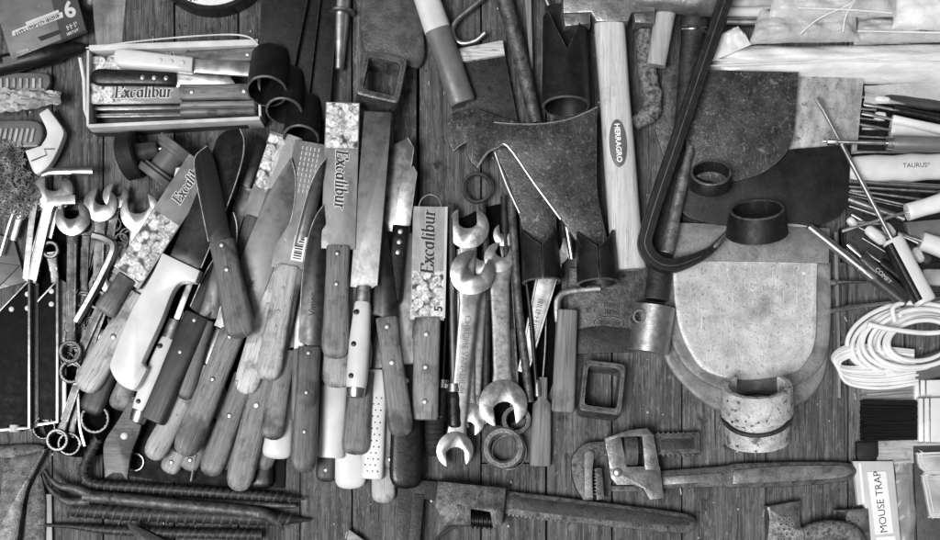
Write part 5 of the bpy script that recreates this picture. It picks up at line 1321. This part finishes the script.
# ---------------------------------------------------------------- white cord
def loops(label, strands, r, z, mat='cord_white', band=None, bandmat='board_mid', kind='cord'):
    t = T('cord_coil', label, 'cord', strands[0][0], z)
    m = MB()
    for k, s in enumerate(strands):
        P = cr3([t.p(x, y, z+zz*1.5) for x, y, zz in [(q+(R.uniform(0, 3),) if len(q) == 2 else q) for q in s]], 7)
        m.tube(P, r, 8)
    t.part('cord', m, mat)
    return t
st = []
for k in range(9):
    dx, dy, rx, ry = R.uniform(-2, 2)+k*.9, R.uniform(-2, 2)+(k % 3)*1.6, 66-k*4.2, 37-k*2.1
    st.append([(914+dx+rx*math.cos(rad(an)), 338+dy+ry*math.sin(rad(an))-.10*rx*math.cos(rad(an)), 4+2.2*(k % 5)+1.5*math.sin(rad(an*2+k*70))) for an in range(24, 341, 26)])
st.append([(868, 324, 16), (890, 329, 17), (930, 333, 17), (970, 327, 16)])
st.append([(895, 322, 18), (893, 308, 18), (906, 303, 18), (940, 306, 18), (970, 318, 16)])
st.append([(900, 318, 20), (903, 312, 20), (925, 309, 20), (950, 314, 19), (980, 330, 16)])
loops('loose coil of white cord above the bound hank', st, 2.4, 2)
st = []
for k in range(9):
    j = lambda: R.uniform(-.6, .6)
    z1 = 4+(k % 3)*1.2
    st.append([(918, 360+2.9*k, z1+4), (882, 365+2.8*k+j(), z1+3), (852, 367+2.2*k+j(), z1), (838+.4*k, 365+1.3*k, z1), (833+.9*k, 357+.6*k, z1), (841+1.5*k, 349+.9*k+j(), z1), (858, 345+1.7*k+j(), z1), (886, 348+2.0*k, z1+1), (914, 351+1.9*k, z1+3)])
t = loops('bound hank of white cord with a grey paper band', st, 1.9, 2)
m = MB(); m.sheet([t.p(*p)[:2] for p in ((913, 384, 10), (1000, 362, 10), (1000, 332, 10), (913, 358, 10))], 14, 10, lambda u, v: 8+10*math.sin(math.pi*v)**.5, th=.6); t.part('paper_band', m, 'board_mid')

# ---------------------------------------------------------------- brushes
def brush(label, x0, x1, x2, y0, y1, z, mat, dy=0, n=150):
    t = T('paint_brush', label, 'brush', (x1, (y0+y1)/2), z, group='flat paint brushes')
    m = MB()
    for i in range(n):
        v = R.random(); zz = z+R.uniform(-4, 5)
        a = t.p(x1+3, y0+2+(y1-y0-4)*v, zz); b = t.p(x0+R.uniform(-1.5, 3), y0+1+(y1-y0-2)*v+dy+R.uniform(-1.2, 1.2), zz+R.uniform(-1, 1))
        m.tube([a, b], [.8, .55], 4)
    m.prism(t.q([(x0+4, y0+2+dy), (x1+2, y0+1), (x1+2, y1-1), (x0+4, y1-2+dy)], z), -4, 3, 1)
    t.part('bristles', m, mat, kind=None)
    m = MB(); m.prism(t.q([(x1, y0-1), (x2, y0-2), (x2, y1+2), (x1, y1+1)], z+6), -7, 8, 2)
    f = t.part('ferrule', m, 'white_plastic')  # white colour stands in for sun glare on the metal ferrule
    for dx in (4, 10):
        m = MB(); m.prism(t.q([(x1+dx, y0-1.6), (x1+dx+1.6, y0-1.6), (x1+dx+1.6, y1+1.6), (x1+dx, y1+1.6)], z+6), -7, 9, .5); t.part('bead', m, 'steel', f)
    m = MB(); m.prism(t.q(cr([(x2-1, y0, 1), (x2+40, (y0+y1)/2-7), (x2+140, (y0+y1)/2-9, 1), (x2+140, (y0+y1)/2+9, 1), (x2+40, (y0+y1)/2+7), (x2-1, y1, 1)]), z+5), -5, 6, 3); t.part('handle', m, 'wood_light')
brush('paint brush with pale bristles mostly under the hank of cord', 862, 914, 962, 381, 403, 6, 'bristle_pale', 4, 120)
brush('paint brush with wide black bristles and a bright ferrule', 861, 918, 966, 399, 441, 14, 'bristle_black', 0, 420)
t = T('wooden_slat', 'light wooden board under the black brush', 'slat', (900, 448), 1)
m = MB(); m.prism(t.q([(878, 440), (1000, 438), (1000, 461), (876, 464)], 3), 0, 4, .6); t.solo(m, 'wood_light')
t = T('rubber_block', 'small dark block at the corner of the light wooden board', 'block', (868, 450), 1)
m = MB(); m.prism(t.q(cr([(856, 442, 1), (878, 441, 1), (877, 458), (858, 460)]), 5), 0, 6, 2); t.solo(m, 'rubber')
# mouse trap packet
t = T('mouse_trap', 'white mouse trap packet with a lettered white label', 'mouse trap', (876, 500), 4)
m = MB(); m.prism(t.q(cr([(853, 461, 1), (893, 461, 1), (901, 545, 1), (872, 560, 1), (866, 513, 1), (864, 505), (858, 505, 1)]), 10), 0, 7, 1)
m.prism(t.q([(868, 472), (886.5, 471), (894, 533), (876, 534.5)], 13), 7, 8, .3, 1)
m.text('MOUSE TRAP', *t.p(881, 502, 13)[:2], 8.15, 10.4, 97, 2)
m.prism(t.q([(858.5, 463), (861, 463), (865, 503), (862.5, 503)], 11), 7, 7.8, .3, 1)
m.prism(t.q([(876, 537), (895, 535.5), (896, 541), (877, 543)], 11), 7, 7.6, .3, 1)
t.solo(m, ['print_pale', 'print_white', 'print_black'])
t = T('plastic_bag', 'dark crumpled clear bag between the mouse trap and the hinge packet', 'plastic bag', (905, 500), 4)
m = MB(); m.sheet(t.q([(893, 462), (912, 460), (916, 556), (901, 556)], 6), 6, 22, lambda u, v: (1.2*math.sin(11*v+2*u), 0, 3+1.6*math.sin(17*v+4*u)+3*math.sin(3.1*u)), th=.5); t.part('film', m, 'film')
m = MB(); m.sheet(t.q([(896, 475), (909, 474), (912, 550), (903, 550)], 6), 6, 14, lambda u, v: 1+1.5*math.sin(9*v)*math.sin(3*u), th=.5); t.part('contents', m, 'grey_plastic')
t = T('clasp_packet', 'packet of rounded metal clasps at the right edge', 'packet', (925, 490), 2)
m = MB(); m.prism(t.q([(913, 446), (1000, 444), (1000, 560), (918, 560)], 5), 0, 4, .6); t.part('backing', m, 'dark_plastic')
for y0, y1, x0 in ((452, 476, 917), (474, 518, 922)):
    o = t.q(cr([(x0, y0+3), (x0+6, y0), (1000, y0-2, 1), (1000, y1, 1), (x0+12, y1), (x0+7, y1-5), (x0+2, y0+14)]), 9)
    m = MB(); m.prism(o, 4, 8, 1); b = t.part('clasp', m, 'paper')
    m = MB(); m.tube([(x, y, 8) for x, y in inset(o if area(o) > 0 else o[::-1], 1.2)], .8, 6, closed=True); m.tube([(x, y, 8.2) for x, y in inset(o if area(o) > 0 else o[::-1], 4.5)], .5, 6, closed=True); t.part('rim', m, 'white_plastic', b)

# ---------------------------------------------------------------- white packages, top right
def bag(name, label, q, z, h, fn=None, mat='bag_white', nx=90, ny=22, th=.6, amp=1.):
    t = T(name, label, 'plastic bag', q[0], z)
    ph = R.uniform(0, 6)
    rx = [[R.uniform(-1, 1) for _ in range(ny+1)] for _ in range(nx+1)]
    def zf(u, v):
        b = h*(max(0, math.sin(math.pi*min(1, max(0, v))))**.55)*(min(1, 8*u, 8*(1-u))**.5)
        return b+amp*(1.3*math.sin(6*v+ph+3*u)+.9*math.sin(23*u+5*v+ph)*math.sin(4*v)+.22*rx[int(u*nx)][int(v*ny)]+1.1*abs(math.sin(5*v+9*u+ph+2*math.sin(4*u)))+.9*abs(math.sin(11*v-3*u+2*ph)))
    m = MB(); m.sheet(t.q(q, z+h*.6), nx, ny, fn or zf, th=th)
    return t, m
t, m = bag('plastic_bag', 'long white plastic bag stretched above the scratched dark hoe', [(706, 76), (1010, 84), (1010, 40), (722, 44)], 10, 20, amp=1.6)
t.part('film', m, 'bag_white')
for pts in (((708, 66, 32), (790, 63, 34), (880, 58, 34), (1000, 50, 32)), ((712, 60, 31), (800, 60, 35), (868, 61, 35), (1000, 65, 32))):
    m = MB(); m.tube(cr3([t.p(*p) for p in pts], 8), .9, 6); t.part('cord', m, 'cord_white')
t, m = bag('plastic_bag', 'clear bag with dark blotches lying on the long white bag', [(750, 42), (862, 40), (856, 10), (762, 6)], 22, 14, amp=1.6)
t.part('film', m, 'film_milky')
for cx, cy, sx, sy, ro, mt in ((784, 24, 26, 9, 12, 'grey_plastic'), (812, 22, 18, 10, -8, 'dark_plastic'), (836, 26, 26, 8, 4, 'grey_plastic'), (796, 34, 40, 5, 3, 'board_mid'), (772, 16, 12, 14, 20, 'board_mid')):
    m = MB(); c = t.p(cx, cy, 24); m.prism(rect(c[0], c[1], sx, sy, ro, 2.4), c[2]-2, c[2]+3, 1); t.part('contents', m, mt)
t, m = bag('plastic_bag', 'clear bag corner over the blotched bag at the top edge', [(770, 18), (896, 16), (900, -20), (775, -20)], 34, 8, amp=1.2)
t.solo(m, 'film_milky')
t, m = bag('plastic_bag', 'pale rolled bag in the top right corner', [(894, 27), (1010, 30), (1010, -14), (897, -14)], 26, 14, amp=1.2)
t.solo(m, 'bag_white')
t, m = bag('plastic_bag', 'creased clear sheet between the white bag and the corner roll', [(855, 43), (1010, 40), (1010, 20), (860, 14)], 14, 9, amp=1.5)
t.solo(m, 'film_milky')
t, m = bag('plastic_bag', 'small folded milky bag corner beside the flat dark bar', [(712, 62), (752, 44), (738, 26), (722, 34)], 30, 3, amp=1., nx=14, ny=10)
t.solo(m, 'bag_white')
for k, (y, zz, lb) in enumerate(((4, 12, 'pale wrapped rod highest behind the flat dark bar'), (13, 14, 'pale wrapped rod in the middle behind the flat dark bar'), (23, 12, 'pale wrapped rod lowest behind the flat dark bar'))):
    rod('wrapped_rod', lb, 'rod', [(726, y-1, zz), (760, y-1, zz), (800, y-2, zz)], [4.5, 5, 5], ('paper', 'ivory_plastic', 'steel')[k], 12)
for k, (pts, lb) in enumerate(((((800, 34, 40), (820, 18, 42), (850, 4, 44), (862, -10, 44)), 'thin white string crossing the blotched bag upwards'), (((798, 8, 44), (850, 10, 44), (892, 13, 42)), 'thin white string lying level across the clear bag'), (((843, 32, 38), (846, 16, 42), (858, -6, 44)), 'short white string hanging from the top edge over the bag'), (((858, 31, 34), (900, 32, 30), (950, 33, 30)), 'thin white string along the creased clear sheet'))):
    rod('string', lb, 'string', pts, .8, 'cord_white', 6)
t = T('plastic_wrap', 'strip of clear wrap under the long white bag at the right edge', 'plastic wrap', (900, 95), 6)
m = MB(); m.sheet(t.q([(862, 106), (1010, 104), (1010, 84), (864, 86)], 10), 30, 8, lambda u, v: 8+2*math.sin(9*u+4*v)+1.6*math.sin(5*v+14*u), th=.5); t.solo(m, 'film_milky')

# ---------------------------------------------------------------- grit and splinters lying on the planks
t = T('grit', 'specks of grit and splinters scattered over the planks', 'grit', (470, 270), 0, kind='stuff')
m = MB()
for i in range(900):
    x, y = R.uniform(-20, 960), R.uniform(-20, 560)
    c = t.p(x, y, 0); r = R.choice((.4, .5, .6, .9, 1.3))
    if R.random() < .25: m.prism(rect(c[0], c[1], r*R.uniform(4, 9), r*.7, R.uniform(60, 120)), -.6, .5, 0, R.choice((0, 1)))
    else: m.prism([(c[0]+r*R.uniform(.6, 1.2)*math.cos(a), c[1]+r*R.uniform(.6, 1.2)*math.sin(a)) for a in (0, 1.3, 2.4, 3.6, 5)], -.6, r*.6, 0, R.choice((0, 0, 1, 2)))
t.solo(m, ['wood_pale', 'board_dark', 'paper'])
